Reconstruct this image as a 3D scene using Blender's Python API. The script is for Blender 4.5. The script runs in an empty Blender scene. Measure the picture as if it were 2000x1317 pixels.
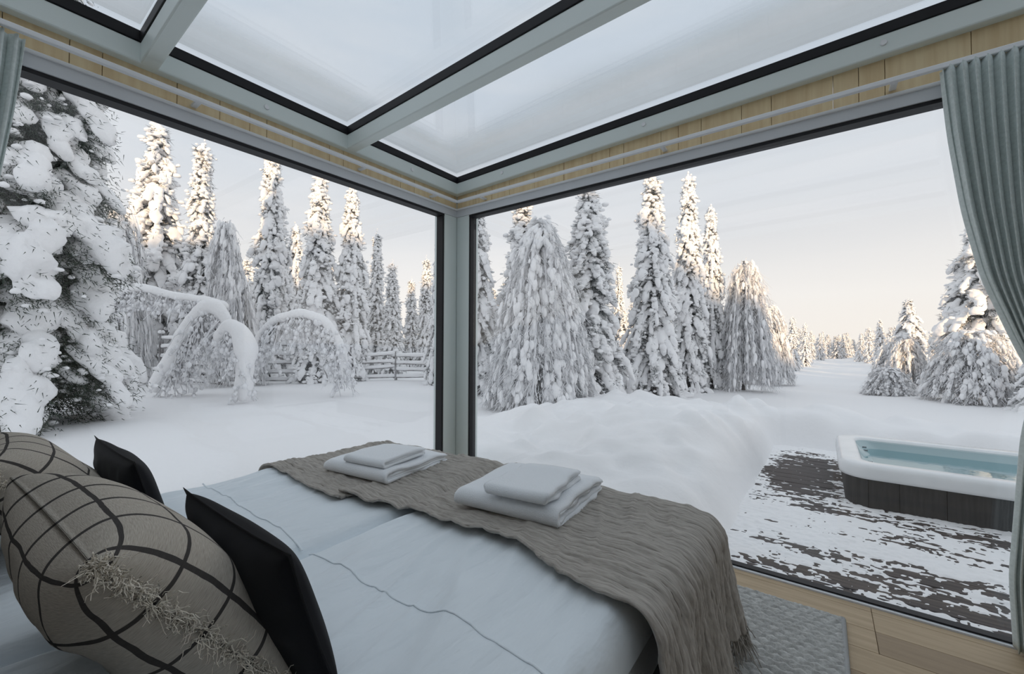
import bpy, bmesh, math, random
import numpy as np
from mathutils import Matrix, Vector

scene = bpy.context.scene
COL = scene.collection

# ------------------------------------------------------------------ camera
YAW, PITCH, ROLL = math.radians(-36.65), math.radians(1.1), math.radians(0.19)
CAM = Vector((2.346, -2.405, 1.121))
fw = Vector((math.sin(YAW) * math.cos(PITCH), math.cos(YAW) * math.cos(PITCH), math.sin(PITCH)))
rt0 = Vector((math.cos(YAW), -math.sin(YAW), 0))
up0 = rt0.cross(fw)
rt = rt0 * math.cos(ROLL) + up0 * math.sin(ROLL)
up = up0 * math.cos(ROLL) - rt0 * math.sin(ROLL)
cd = bpy.data.cameras.new('camera')
cd.sensor_width = 36.0
cd.sensor_fit = 'HORIZONTAL'
cd.lens = 813.4 / 2000 * 36
cd.clip_start = 0.02
cd.clip_end = 1000
cam = bpy.data.objects.new('camera', cd)
M = Matrix.Identity(4)
for i in range(3):
    M[i][0] = rt[i]; M[i][1] = up[i]; M[i][2] = -fw[i]; M[i][3] = CAM[i]
cam.matrix_world = M
COL.objects.link(cam)
scene.camera = cam

# ------------------------------------------------------------------ sky
world = bpy.data.worlds.new('winter_sky')
scene.world = world
world.use_nodes = True
wn = world.node_tree.nodes
wl = world.node_tree.links
wn.clear()
wo = wn.new('ShaderNodeOutputWorld')
bg = wn.new('ShaderNodeBackground')
bg.inputs['Strength'].default_value = 1.0
tc = wn.new('ShaderNodeTexCoord')
sx = wn.new('ShaderNodeSeparateXYZ')
wl.new(tc.outputs['Generated'], sx.inputs[0])
rp = wn.new('ShaderNodeValToRGB')
el = rp.color_ramp.elements
el[0].position = 0.0; el[0].color = (0.88, 0.815, 0.745, 1)
el[1].position = 1.0; el[1].color = (0.62, 0.665, 0.72, 1)
for p, c in ((0.10, (0.86, 0.825, 0.79, 1)), (0.25, (0.68, 0.69, 0.715, 1)), (0.45, (0.585, 0.635, 0.70, 1)), (0.7, (0.56, 0.625, 0.70, 1))):
    e = el.new(p); e.color = c
wl.new(sx.outputs['Z'], rp.inputs['Fac'])
# thin streaky cloud
mp = wn.new('ShaderNodeMapping')
mp.inputs['Scale'].default_value = (1.1, 2.0, 9.0)
mp.inputs['Rotation'].default_value = (0.15, 0.1, 0.5)
wl.new(tc.outputs['Generated'], mp.inputs[0])
nz = wn.new('ShaderNodeTexNoise')
nz.inputs['Scale'].default_value = 1.6
nz.inputs['Detail'].default_value = 5
wl.new(mp.outputs[0], nz.inputs['Vector'])
cr = wn.new('ShaderNodeValToRGB')
cr.color_ramp.elements[0].position = 0.42
cr.color_ramp.elements[1].position = 0.75
cr.color_ramp.elements[1].color = (0.30, 0.30, 0.30, 1)
wl.new(nz.outputs['Fac'], cr.inputs['Fac'])
mx = wn.new('ShaderNodeMix')
mx.data_type = 'RGBA'
wl.new(cr.outputs['Color'], mx.inputs['Factor'])
wl.new(rp.outputs['Color'], mx.inputs['A'])
mx.inputs['B'].default_value = (0.86, 0.83, 0.81, 1)
wl.new(mx.outputs['Result'], bg.inputs['Color'])
wl.new(bg.outputs[0], wo.inputs[0])

# ------------------------------------------------------------------ sun, low and warm, from the right and behind
SUN_AZ = Vector((0.66, -0.75, 0)).normalized()
SUN_EL = math.radians(5.0)
sd = bpy.data.lights.new('sun', 'SUN')
sd.energy = 3.6
sd.color = (1.0, 0.70, 0.42)
sd.angle = math.radians(0.8)
so = bpy.data.objects.new('sun', sd)
sdir = Vector((SUN_AZ.x * math.cos(SUN_EL), SUN_AZ.y * math.cos(SUN_EL), math.sin(SUN_EL)))
so.rotation_euler = sdir.to_track_quat('Z', 'Y').to_euler()
so.location = (20, -10, 8)
COL.objects.link(so)

vs = scene.view_settings
vs.view_transform = 'Standard'
vs.look = 'None'
vs.exposure = 0.21
vs.gamma = 1.0
vs.use_curve_mapping = False
scene.cycles.transparent_max_bounces = 24

# ------------------------------------------------------------------ helpers
def h3(ix, iy, iz, seed):
    with np.errstate(over='ignore'):
        h = (ix.astype(np.uint32) * np.uint32(374761393) + iy.astype(np.uint32) * np.uint32(668265263)
             + iz.astype(np.uint32) * np.uint32(2246822519) + np.uint32((seed * 3266489917 + 12345) & 0xffffffff))
        h = (h ^ (h >> np.uint32(13))) * np.uint32(1274126177)
        h = h ^ (h >> np.uint32(16))
    return (h & np.uint32(0xffff)).astype(np.float64) / 65535.0

def vn(P, seed=0):
    """value noise in [-1, 1] at points (..., 3)"""
    P = np.asarray(P, float)
    i = np.floor(P).astype(np.int64)
    f = P - i
    u = f * f * (3 - 2 * f)
    x, y, z = i[..., 0], i[..., 1], i[..., 2]
    r = 0
    for dx in (0, 1):
        wx = u[..., 0] if dx else 1 - u[..., 0]
        for dy in (0, 1):
            wy = u[..., 1] if dy else 1 - u[..., 1]
            for dz in (0, 1):
                wz = u[..., 2] if dz else 1 - u[..., 2]
                r = r + wx * wy * wz * h3(x + dx, y + dy, z + dz, seed)
    return r * 2 - 1

def n2(x, y, f, seed=0):
    x, y = np.broadcast_arrays(np.asarray(x, float), np.asarray(y, float))
    return vn(np.stack([x * f, y * f, np.full(x.shape, 0.37)], -1), seed)

def sstep(a, b, x):
    t = np.clip((np.asarray(x, float) - a) / (b - a), 0, 1)
    return t * t * (3 - 2 * t)

def mesh_np(name, V, F, smooth=True, uv=None, attr=None):
    """F is an (n, k) index array or a list of such arrays"""
    V = np.asarray(V, np.float64).reshape(-1, 3)
    if not isinstance(F, list): F = [F]
    F = [np.asarray(f, np.int64) for f in F if len(f)]
    me = bpy.data.meshes.new(name)
    me.vertices.add(len(V))
    me.vertices.foreach_set('co', V.astype(np.float32).ravel())
    loops = np.concatenate([f.ravel() for f in F])
    sizes = np.concatenate([np.full(len(f), f.shape[1]) for f in F])
    starts = np.concatenate([[0], np.cumsum(sizes)[:-1]])
    me.loops.add(len(loops))
    me.loops.foreach_set('vertex_index', loops.astype(np.int32))
    me.polygons.add(len(sizes))
    me.polygons.foreach_set('loop_start', starts.astype(np.int32))
    me.polygons.foreach_set('loop_total', sizes.astype(np.int32))
    me.polygons.foreach_set('use_smooth', np.full(len(sizes), smooth, dtype=bool))
    me.update(calc_edges=True)
    if uv is not None:
        l = me.uv_layers.new(name='UVMap')
        l.data.foreach_set('uv', np.asarray(uv, np.float32)[loops].ravel())
    if attr is not None:
        for k, a in attr.items():
            at = me.attributes.new(k, 'FLOAT', 'POINT')
            at.data.foreach_set('value', np.asarray(a, np.float32).ravel())
    me.validate()
    return me

STUFF = ('snow_load', 'needles', 'frosted_twigs', 'fringe')
def link(name, me, m=None, parent=None):
    o = bpy.data.objects.new(name, me)
    COL.objects.link(o)
    if m is not None and me is not None and not me.materials: me.materials.append(m)
    if parent is not None: o.parent = parent
    if name in STUFF: o['kind'] = 'stuff'
    return o

def empty(name, loc=(0, 0, 0), rz=0.0, parent=None):
    o = bpy.data.objects.new(name, None)
    o.location = loc
    o.rotation_euler = (0, 0, rz)
    COL.objects.link(o)
    if parent is not None: o.parent = parent
    return o

def tag(o, label, cat, group=None, kind=None):
    o['label'] = label
    o['category'] = cat
    if group: o['group'] = group
    if kind: o['kind'] = kind
    return o

def struct(o, label=None):
    o['kind'] = 'structure'
    if label: o['label'] = label
    return o

def copy_tree(o, parent=None):
    c = o.copy()
    COL.objects.link(c)
    c.parent = parent
    for ch in o.children: copy_tree(ch, c)
    return c

def box_me(name, x0, x1, y0, y1, z0, z1, bevel=0.0, seg=2, smooth=False):
    bm = bmesh.new()
    bmesh.ops.create_cube(bm, size=1.0)
    for v in bm.verts:
        v.co = Vector((x0 + (v.co.x + .5) * (x1 - x0), y0 + (v.co.y + .5) * (y1 - y0), z0 + (v.co.z + .5) * (z1 - z0)))
    if bevel: bmesh.ops.bevel(bm, geom=list(bm.edges), offset=bevel, segments=seg, affect='EDGES', profile=.5)
    me = bpy.data.meshes.new(name)
    bm.to_mesh(me); bm.free()
    if smooth:
        for p in me.polygons: p.use_smooth = True
    return me

def box(name, x0, x1, y0, y1, z0, z1, m, parent=None, bevel=0.0, seg=2):
    return link(name, box_me(name, x0, x1, y0, y1, z0, z1, bevel, seg), m, parent)

def grid_faces(nu, nv, wrap_u=False):
    """verts indexed [u * nv + v]"""
    u = np.arange(nu if wrap_u else nu - 1)[:, None]
    v = np.arange(nv - 1)[None, :]
    u2 = (u + 1) % nu
    return np.stack([(u * nv + v), (u2 * nv + v), (u2 * nv + v + 1), (u * nv + v + 1)], -1).reshape(-1, 4)

def tube(pts, rad, sides=8, cap=True):
    """verts, face-list of a tube along a polyline"""
    P = np.asarray(pts, float)
    n = len(P)
    rad = np.broadcast_to(np.asarray(rad, float), (n,))
    T = np.gradient(P, axis=0)
    T /= np.linalg.norm(T, axis=1)[:, None] + 1e-12
    ref = np.array([0, 0, 1.0]) if abs(T[:, 2]).mean() < .8 else np.array([1.0, 0, 0])
    A = np.cross(T, ref); A /= np.linalg.norm(A, axis=1)[:, None] + 1e-12
    B = np.cross(A, T)
    th = np.linspace(0, 2 * np.pi, sides, endpoint=False)
    V = P[None] + rad[None, :, None] * (np.cos(th)[:, None, None] * A[None] + np.sin(th)[:, None, None] * B[None])
    V = V.reshape(-1, 3)
    F = [grid_faces(sides, n, True)]
    if cap:
        F.append(np.array([[i * n for i in range(sides)]]))
        F.append(np.array([[i * n + n - 1 for i in range(sides - 1, -1, -1)]]))
    return V, F

def join(parts):
    V, F, off = [], [], 0
    for v, f in parts:
        V.append(v)
        for a in f: F.append(np.asarray(a) + off)
        off += len(v)
    d = {}
    for a in F: d.setdefault(a.shape[1], []).append(a)
    return np.concatenate(V), [np.concatenate(a) for a in d.values()]

def ico(sub):
    bm = bmesh.new()
    bmesh.ops.create_icosphere(bm, subdivisions=sub, radius=1)
    V = np.array([v.co[:] for v in bm.verts])
    F = np.array([[v.index for v in f.verts] for f in bm.faces])
    bm.free()
    return V, F
ICO = {k: ico(k) for k in (1, 2, 3, 4)}

def blobs(C, A, sub=2, amp=.25, freq=6.0, seed=0):
    """C (n,3) centres; A (n,3,3): rows are the scaled axes"""
    C = np.asarray(C, float); A = np.asarray(A, float)
    T, TF = ICO[sub]
    T = T.copy()
    T[:, 2] = np.where(T[:, 2] < 0, T[:, 2] * .55, T[:, 2])
    off = np.einsum('vj,njk->nvk', T, A)
    P = C[:, None] + off
    n = vn(P * freq, seed) + .5 * vn(P * freq * 2.3, seed + 7)
    P = C[:, None] + off * (1 + amp * n)[..., None]
    F = TF[None] + (np.arange(len(C)) * len(T))[:, None, None]
    return P.reshape(-1, 3), [F.reshape(-1, 3)]

def spikes(S, D, w, rng):
    """thin three-sided twigs from S along D"""
    n = len(S)
    R = rng.normal(size=(n, 3))
    A = np.cross(D, R); A /= np.linalg.norm(A, axis=1)[:, None] + 1e-9
    B = np.cross(D, A); B /= np.linalg.norm(B, axis=1)[:, None] + 1e-9
    w = np.broadcast_to(np.asarray(w, float), (n,))[:, None]
    V = np.stack([S + A * w, S - .5 * A * w + .866 * B * w, S - .5 * A * w - .866 * B * w, S + D], 1).reshape(-1, 3)
    b = (np.arange(n) * 4)[:, None, None]
    F = (np.array([[0, 1, 3], [1, 2, 3], [2, 0, 3]])[None] + b).reshape(-1, 3)
    return V, [F]

def strands(P, R, sides=3):
    """P (n,k,3) polylines, mostly hanging; R (n,k)"""
    n, k, _ = P.shape
    th = np.linspace(0, 2 * np.pi, sides, endpoint=False)
    ring = np.stack([np.cos(th), np.sin(th), 0 * th], -1)
    V = P[:, :, None, :] + R[:, :, None, None] * ring[None, None]
    V = V.reshape(-1, 3)
    j = np.arange(k - 1)[:, None]; s = np.arange(sides)[None]
    s2 = (s + 1) % sides
    f = np.stack([j * sides + s, j * sides + s2, (j + 1) * sides + s2, (j + 1) * sides + s], -1).reshape(-1, 4)
    F = (f[None] + (np.arange(n) * k * sides)[:, None, None]).reshape(-1, 4)
    return V, [F]

# ------------------------------------------------------------------ materials
def new_mat(name):
    m = bpy.data.materials.new(name)
    m.use_nodes = True
    nt = m.node_tree
    return m, nt.nodes, nt.links, nt.nodes['Principled BSDF']

def mat(name, c, rough=.6, metal=0.0, spec=.5, var=None, vscale=8.0, stretch=(1, 1, 1), bump=0.0, bscale=60.0, bdist=.01, coords='Object', sheen=0.0, detail=4, lo=.35, hi=.65):
    m, N, L, b = new_mat(name)
    b.inputs['Base Color'].default_value = (*c, 1)
    b.inputs['Roughness'].default_value = rough
    b.inputs['Metallic'].default_value = metal
    b.inputs['Specular IOR Level'].default_value = spec
    if sheen: b.inputs['Sheen Weight'].default_value = sheen
    if var or bump:
        t = N.new('ShaderNodeTexCoord'); mpn = N.new('ShaderNodeMapping')
        mpn.inputs['Scale'].default_value = stretch
        L.new(t.outputs[coords], mpn.inputs[0])
    if var:
        n = N.new('ShaderNodeTexNoise'); n.inputs['Scale'].default_value = vscale; n.inputs['Detail'].default_value = detail
        L.new(mpn.outputs[0], n.inputs['Vector'])
        r = N.new('ShaderNodeValToRGB')
        r.color_ramp.elements[0].position = lo; r.color_ramp.elements[0].color = (*c, 1)
        r.color_ramp.elements[1].position = hi; r.color_ramp.elements[1].color = (*var, 1)
        L.new(n.outputs['Fac'], r.inputs['Fac'])
        L.new(r.outputs['Color'], b.inputs['Base Color'])
    if bump:
        n = N.new('ShaderNodeTexNoise'); n.inputs['Scale'].default_value = bscale; n.inputs['Detail'].default_value = 4
        L.new(mpn.outputs[0], n.inputs['Vector'])
        bp = N.new('ShaderNodeBump'); bp.inputs['Strength'].default_value = bump; bp.inputs['Distance'].default_value = bdist
        L.new(n.outputs['Fac'], bp.inputs['Height'])
        L.new(bp.outputs[0], b.inputs['Normal'])
    return m

def glass_mat(name, tint=(.99, .995, .995), ior=1.5):
    m, N, L, b = new_mat(name)
    N.remove(b)
    out = N['Material Output']
    t = N.new('ShaderNodeBsdfTransparent'); t.inputs[0].default_value = (*tint, 1)
    g = N.new('ShaderNodeBsdfGlossy'); g.inputs['Roughness'].default_value = 0.0
    f = N.new('ShaderNodeLayerWeight'); f.inputs['Blend'].default_value = .5
    r0 = ((ior - 1) / (ior + 1)) ** 2
    pw = N.new('ShaderNodeMath'); pw.operation = 'POWER'; L.new(f.outputs['Facing'], pw.inputs[0]); pw.inputs[1].default_value = 5
    sk = N.new('ShaderNodeMath'); sk.operation = 'MULTIPLY_ADD'; L.new(pw.outputs[0], sk.inputs[0]); sk.inputs[1].default_value = 1 - r0; sk.inputs[2].default_value = r0
    mx = N.new('ShaderNodeMixShader')
    L.new(sk.outputs[0], mx.inputs[0]); L.new(t.outputs[0], mx.inputs[1]); L.new(g.outputs[0], mx.inputs[2])
    L.new(mx.outputs[0], out.inputs[0])
    return m

MT = {}
MT['snow'] = mat('snow', (.95, .945, .95), .65, spec=.15, bump=.25, bscale=14, bdist=.02)
MT['tree_snow'] = mat('tree_snow', (.95, .945, .95), .7, spec=.1, bump=.5, bscale=22, bdist=.02)
MT['needles_dark'] = mat('needles_dark', (.022, .038, .026), .8, var=(.10, .12, .09), vscale=9, lo=.45, hi=.75)
MT['needles'] = mat('needles_frosted', (.04, .05, .05), .8, var=(.55, .56, .58), vscale=5, lo=.46, hi=.78)
MT['frost_twig'] = mat('frosted_twig', (.90, .90, .915), .8, var=(.40, .395, .40), vscale=6, lo=.56, hi=.85)
MT['bark'] = mat('bark', (.09, .075, .065), .9, var=(.25, .24, .24), vscale=12, bump=.4, bscale=30)
MT['metal'] = mat('grey_painted_aluminium', (.76, .835, .825), .42, spec=.4, bump=.03, bscale=300, bdist=.001)
MT['metal_cool'] = mat('pale_painted_aluminium', (.68, .71, .75), .4, spec=.4)
MT['rail'] = mat('white_rail', (.84, .86, .89), .35)
MT['gasket'] = mat('black_gasket', (.012, .012, .015), .5, spec=.3)
MT['glass'] = glass_mat('window_glass')
MT['roof_glass'] = glass_mat('roof_glass', (.94, .952, .96))
MT['sauna_wood'] = mat('pale_spruce_board', (.80, .66, .42), .6, var=(.70, .54, .32), vscale=3.5, stretch=(9, 9, .8), bump=.08, bscale=12, bdist=.002, spec=.3)
MT['oak'] = mat('oak_board', (.50, .38, .245), .5, var=(.40, .30, .185), vscale=4, stretch=(.7, 9, 9), bump=.12, bscale=26, bdist=.002, spec=.35)
MT['oak_dark'] = mat('oak_board_dark', (.36, .265, .165), .5, var=(.29, .21, .13), vscale=4, stretch=(.7, 9, 9), bump=.12, bscale=26, bdist=.002, spec=.35)
MT['wall'] = mat('panel_wall', (.42, .39, .35), .7, var=(.36, .335, .30), vscale=3, stretch=(6, 6, .5))
MT['sheet'] = mat('white_cotton', (.80, .865, .91), .8, spec=.15, sheen=.15, stretch=(7, 1.6, 1), bump=.55, bscale=2.4, bdist=.03)
MT['mattress'] = mat('mattress_cotton', (.70, .72, .74), .8, spec=.15, bump=.1, bscale=90, bdist=.002)
MT['bedbase'] = mat('dark_bed_fabric', (.025, .025, .028), .9)
MT['towel'] = mat('white_terry', (.86, .89, .92), .95, spec=.05, sheen=.3, bump=.6, bscale=260, bdist=.004)
MT['throw'] = mat('taupe_gauze', (.47, .44, .40), .95, spec=.05, sheen=.12, var=(.33, .305, .275), vscale=35, stretch=(.6, 5, 1), bump=.5, bscale=140, bdist=.003)
MT['black_cloth'] = mat('black_cotton', (.012, .012, .014), .9, spec=.1, sheen=.05)
MT['linen'] = mat('grey_linen', (.36, .345, .33), .9, spec=.05, var=(.28, .27, .26), vscale=14, stretch=(12, 1, 1), bump=.2, bscale=160, bdist=.002)
MT['fringe'] = mat('cream_thread', (.82, .76, .66), .9, spec=.05)
MT['curtain'] = mat('grey_green_curtain', (.66, .73, .715), .9, spec=.08, sheen=.2, var=(.76, .83, .82), vscale=60, stretch=(1, 1, 1.6), bump=.3, bscale=420, bdist=.002)
MT['rug'] = mat('grey_wool', (.62, .62, .60), .95, spec=.05, var=(.48, .48, .465), vscale=40, bump=.6, bscale=200, bdist=.005)
MT['rug_edge'] = mat('grey_rug_binding', (.60, .61, .61), .9, spec=.05, bump=.4, bscale=300)
MT['deck'] = mat('dark_deck_board', (.105, .085, .078), .7, var=(.045, .038, .038), vscale=5, stretch=(.6, 10, 10), bump=.3, bscale=30, bdist=.004)
MT['tub_panel'] = mat('charcoal_panel', (.030, .030, .032), .6, var=(.048, .047, .048), vscale=6, stretch=(8, 8, .7), bump=.1, bscale=60, bdist=.002)
MT['acrylic'] = mat('white_acrylic', (.80, .82, .83), .25, var=(.88, .89, .90), vscale=5, bump=.05, bscale=80, bdist=.003)
MT['basin'] = mat('teal_acrylic', (.52, .63, .65), .3)
MT['fence'] = mat('weathered_pole', (.16, .15, .15), .9, var=(.42, .42, .43), vscale=7)
MT['jet'] = mat('steel_jet', (.25, .28, .3), .25, metal=.8)

def water_mat():
    m = glass_mat('spa_water', (.76, .90, .925), 1.75)
    N, L = m.node_tree.nodes, m.node_tree.links
    n = N.new('ShaderNodeTexNoise'); n.inputs['Scale'].default_value = 5; n.inputs['Detail'].default_value = 3
    t = N.new('ShaderNodeTexCoord'); L.new(t.outputs['Object'], n.inputs['Vector'])
    bp = N.new('ShaderNodeBump'); bp.inputs['Strength'].default_value = .12; bp.inputs['Distance'].default_value = .02
    L.new(n.outputs['Fac'], bp.inputs['Height'])
    for k in N:
        if k.type in ('BSDF_GLOSSY', 'LAYER_WEIGHT'): L.new(bp.outputs[0], k.inputs['Normal'])
    return m
MT['water'] = water_mat()

def roof_frost_mat():
    m, N, L, b = new_mat('roof_frost')
    N.remove(b)
    out = N['Material Output']
    at = N.new('ShaderNodeAttribute'); at.attribute_name = 'frost_amount'
    tcn = N.new('ShaderNodeTexCoord')
    n = N.new('ShaderNodeTexNoise'); n.inputs['Scale'].default_value = 2.2; n.inputs['Detail'].default_value = 5
    L.new(tcn.outputs['Object'], n.inputs['Vector'])
    a = N.new('ShaderNodeMath'); a.operation = 'MULTIPLY_ADD'
    L.new(n.outputs['Fac'], a.inputs[0]); a.inputs[1].default_value = .9; a.inputs[2].default_value = .55
    c = N.new('ShaderNodeMath'); c.operation = 'MULTIPLY'; c.use_clamp = True
    L.new(a.outputs[0], c.inputs[0]); L.new(at.outputs['Fac'], c.inputs[1])
    t = N.new('ShaderNodeBsdfTransparent')
    tr = N.new('ShaderNodeBsdfTranslucent'); tr.inputs[0].default_value = (.93, .94, .94, 1)
    df = N.new('ShaderNodeBsdfDiffuse'); df.inputs[0].default_value = (.9, .9, .92, 1)
    mm = N.new('ShaderNodeMixShader'); mm.inputs[0].default_value = .3
    fs = N.new('ShaderNodeValToRGB')
    fs.color_ramp.elements[0].position = .0; fs.color_ramp.elements[0].color = (.85, .86, .87, 1)
    fs.color_ramp.elements[1].position = .95; fs.color_ramp.elements[1].color = (.93, .94, .93, 1)
    for p_, c_ in ((.30, (.62, .655, .655, 1)), (.55, (.76, .78, .765, 1)), (.75, (.93, .93, .915, 1))):
        e_ = fs.color_ramp.elements.new(p_); e_.color = c_
    L.new(at.outputs['Fac'], fs.inputs['Fac']); L.new(fs.outputs['Color'], tr.inputs[0])
    L.new(tr.outputs[0], mm.inputs[1]); L.new(df.outputs[0], mm.inputs[2])
    mx = N.new('ShaderNodeMixShader')
    L.new(c.outputs[0], mx.inputs[0]); L.new(t.outputs[0], mx.inputs[1]); L.new(mm.outputs[0], mx.inputs[2])
    L.new(mx.outputs[0], out.inputs[0])
    return m
MT['roof_frost'] = roof_frost_mat()

def plaid_mat():
    m, N, L, b = new_mat('plaid_linen')
    b.inputs['Roughness'].default_value = .95
    b.inputs['Specular IOR Level'].default_value = .05
    uvn = N.new('ShaderNodeUVMap')
    sep = N.new('ShaderNodeSeparateXYZ'); L.new(uvn.outputs[0], sep.inputs[0])
    nz = N.new('ShaderNodeTexNoise'); nz.inputs['Scale'].default_value = 1.8; L.new(uvn.outputs[0], nz.inputs['Vector'])
    def line(src, n, ph, w):
        a = N.new('ShaderNodeMath'); a.operation = 'MULTIPLY_ADD'; L.new(src, a.inputs[0]); a.inputs[1].default_value = n; a.inputs[2].default_value = ph
        d = N.new('ShaderNodeMath'); d.operation = 'MULTIPLY_ADD'; L.new(nz.outputs['Fac'], d.inputs[0]); d.inputs[1].default_value = .06; L.new(a.outputs[0], d.inputs[2])
        f = N.new('ShaderNodeMath'); f.operation = 'FRACT'; L.new(d.outputs[0], f.inputs[0])
        s = N.new('ShaderNodeMath'); s.operation = 'SUBTRACT'; L.new(f.outputs[0], s.inputs[0]); s.inputs[1].default_value = .5
        ab = N.new('ShaderNodeMath'); ab.operation = 'ABSOLUTE'; L.new(s.outputs[0], ab.inputs[0])
        lt = N.new('ShaderNodeMath'); lt.operation = 'LESS_THAN'; L.new(ab.outputs[0], lt.inputs[0]); lt.inputs[1].default_value = w
        return lt.outputs[0]
    ls = [line(sep.outputs['X'], 1.0, -.03, .046), line(sep.outputs['Y'], 1.0, -.03, .034)]
    cur = ls[0]
    for l in ls[1:]:
        mxn = N.new('ShaderNodeMath'); mxn.operation = 'MAXIMUM'; L.new(cur, mxn.inputs[0]); L.new(l, mxn.inputs[1]); cur = mxn.outputs[0]
    mpn = N.new('ShaderNodeMapping'); mpn.inputs['Scale'].default_value = (5, 55, 1); L.new(uvn.outputs[0], mpn.inputs[0])
    wv = N.new('ShaderNodeTexNoise'); wv.inputs['Scale'].default_value = 1.5; wv.inputs['Detail'].default_value = 4; L.new(mpn.outputs[0], wv.inputs['Vector'])
    r = N.new('ShaderNodeValToRGB')
    r.color_ramp.elements[0].position = .3; r.color_ramp.elements[0].color = (.34, .305, .26, 1)
    r.color_ramp.elements[1].position = .7; r.color_ramp.elements[1].color = (.52, .48, .42, 1)
    L.new(wv.outputs['Fac'], r.inputs['Fac'])
    mx = N.new('ShaderNodeMix'); mx.data_type = 'RGBA'
    sc = N.new('ShaderNodeMath'); sc.operation = 'MULTIPLY'; L.new(cur, sc.inputs[0]); sc.inputs[1].default_value = .92
    L.new(sc.outputs[0], mx.inputs['Factor']); L.new(r.outputs['Color'], mx.inputs['A']); mx.inputs['B'].default_value = (.030, .028, .030, 1)
    L.new(mx.outputs['Result'], b.inputs['Base Color'])
    bp = N.new('ShaderNodeBump'); bp.inputs['Strength'].default_value = .35; bp.inputs['Distance'].default_value = .002
    L.new(wv.outputs['Fac'], bp.inputs['Height']); L.new(bp.outputs[0], b.inputs['Normal'])
    return m
MT['plaid'] = plaid_mat()

# ------------------------------------------------------------------ snow-covered ground
DECK_Z = -0.14
def ground(x, y):
    x = np.asarray(x, float); y = np.asarray(y, float)
    x, y = np.broadcast_arrays(x, y)
    z = .05 * n2(x, y, .35, 1) + .025 * n2(x, y, 1.1, 2)
    # soft drift against the left window
    z = z + .22 * np.exp(-((x + .6) / 2.2) ** 2) * sstep(.0, -1.4, y) * (x < .2)
    # shovelled bank beside the deck
    lump = .15 * n2(x, y, 1.1, 3) + .19 * n2(x + .4 * n2(x, y, 2, 8), y, 2.4, 4) + .085 * n2(x, y, 5.5, 5) + .022 * n2(x, y, 12, 6)
    lump = lump * (.15 + .85 * sstep(.1, .9, y))
    prof = .14 + .28 * np.exp(-((y - 2.4) / 1.6) ** 2)
    bx = sstep(-2.2, .2, x) * (1 - sstep(1.35, 1.95, x + .06 * n2(x, y, 2.5, 9)))
    by = (1 - sstep(3.6, 5.0, y)) * sstep(-1.0, .15, y)
    z = z + bx * by * (prof + lump)
    # bank at the far end of the deck and behind the tub
    bf = np.exp(-((y - 4.45) / .55) ** 2) * sstep(1.0, 1.7, x)
    z = z + bf * (.30 - .10 * sstep(1.8, 3.2, x) + .6 * lump)
    # cleared deck
    dm = sstep(1.62, 1.98, x + .05 * n2(x, y, 3.0, 10)) * (1 - sstep(3.75, 4.15, y + .06 * n2(x, y, 2.5, 11)))
    z = z * (1 - dm) + (DECK_Z - .10) * dm
    # ruts on the track
    tr = np.exp(-((x - 2.9) / 1.6) ** 2) * sstep(6, 9, y)
    z = z - .06 * tr + .03 * tr * n2(x, y * .3, 2.2, 12)
    # unseen treeless rise, added and shaped to keep the low sun off the clearing
    s = .66 * x - .75 * y; p = .75 * x + .66 * y
    H = np.interp(p, [-10, 0, 4, 6.2, 9, 12, 18, 25, 40], [8.2, 7.8, 7.2, 5.8, 4.5, 3.6, 3.2, 2.4, 1.4])
    z = z + (H + .45 * n2(x, y, .25, 13) + .3 * n2(x, y, .7, 14)) * np.exp(-((s - 31) / 6.0) ** 2)
    return z

def axis(*segs):
    out = []
    for a, b, st in segs:
        n = max(1, int(round((b - a) / st)))
        out += list(np.linspace(a, b, n, endpoint=False))
    out.append(segs[-1][1])
    return np.array(sorted(set(np.round(out, 4))))
gx = axis((-160, -60, 10), (-60, -22, 2), (-22, -4, .3), (-4, -.16, .08), (-.16, 4.32, .06), (4.32, 8, .12), (8, 16, .4), (16, 44, 1.0), (44, 160, 10))
gy = axis((-120, -40, 10), (-40, -12, 1.5), (-12, -3.2, .4), (-3.2, .12, .1), (.12, 5.2, .055), (5.2, 16, .2), (16, 40, .6), (40, 100, 4), (100, 260, 20))
GX, GY = np.meshgrid(gx, gy, indexing='ij')
GZ = ground(GX, GY)
inside = (GX > -.155) & (GX < 4.31) & (GY < .115) & (GY > -3.15)
GZ = np.where(inside, -.5, GZ)
sg = link('snow_ground', mesh_np('snow_ground', np.stack([GX, GY, GZ], -1), grid_faces(len(gx), len(gy))), MT['snow'])
struct(sg, 'deep white snow covering the clearing and the banked heap beside the deck')

# ------------------------------------------------------------------ cabin shell
fl = struct(empty('floor'), 'oak plank floor')
rng = random.Random(4)
bid = 0
ys = [-.035] + [-.072 - .149 * k for k in range(0, 21)]
for k in range(len(ys) - 1):
    y1, y0 = ys[k], ys[k + 1]
    cuts = [0.0] + ([2.505] if k in (0, 1, 2) else sorted([.7 + 1.4 * rng.random(), 2.5 + 1.2 * rng.random()])) + [4.2]
    for a, b_ in zip(cuts[:-1], cuts[1:]):
        dark = (k == 2 and a > 2) or rng.random() < .2 and k > 2
        o = link('board', box_me('board', 0, b_ - a - .0016, 0, (y1 - y0) - .0016, -.02, 0, .0012, 1), MT['oak_dark' if dark else 'oak'], fl)
        o.location = (a, y0, 0)
box('subfloor', -.1, 4.25, -3.1, .0, -.12, -.021, MT['bedbase'], fl)

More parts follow.
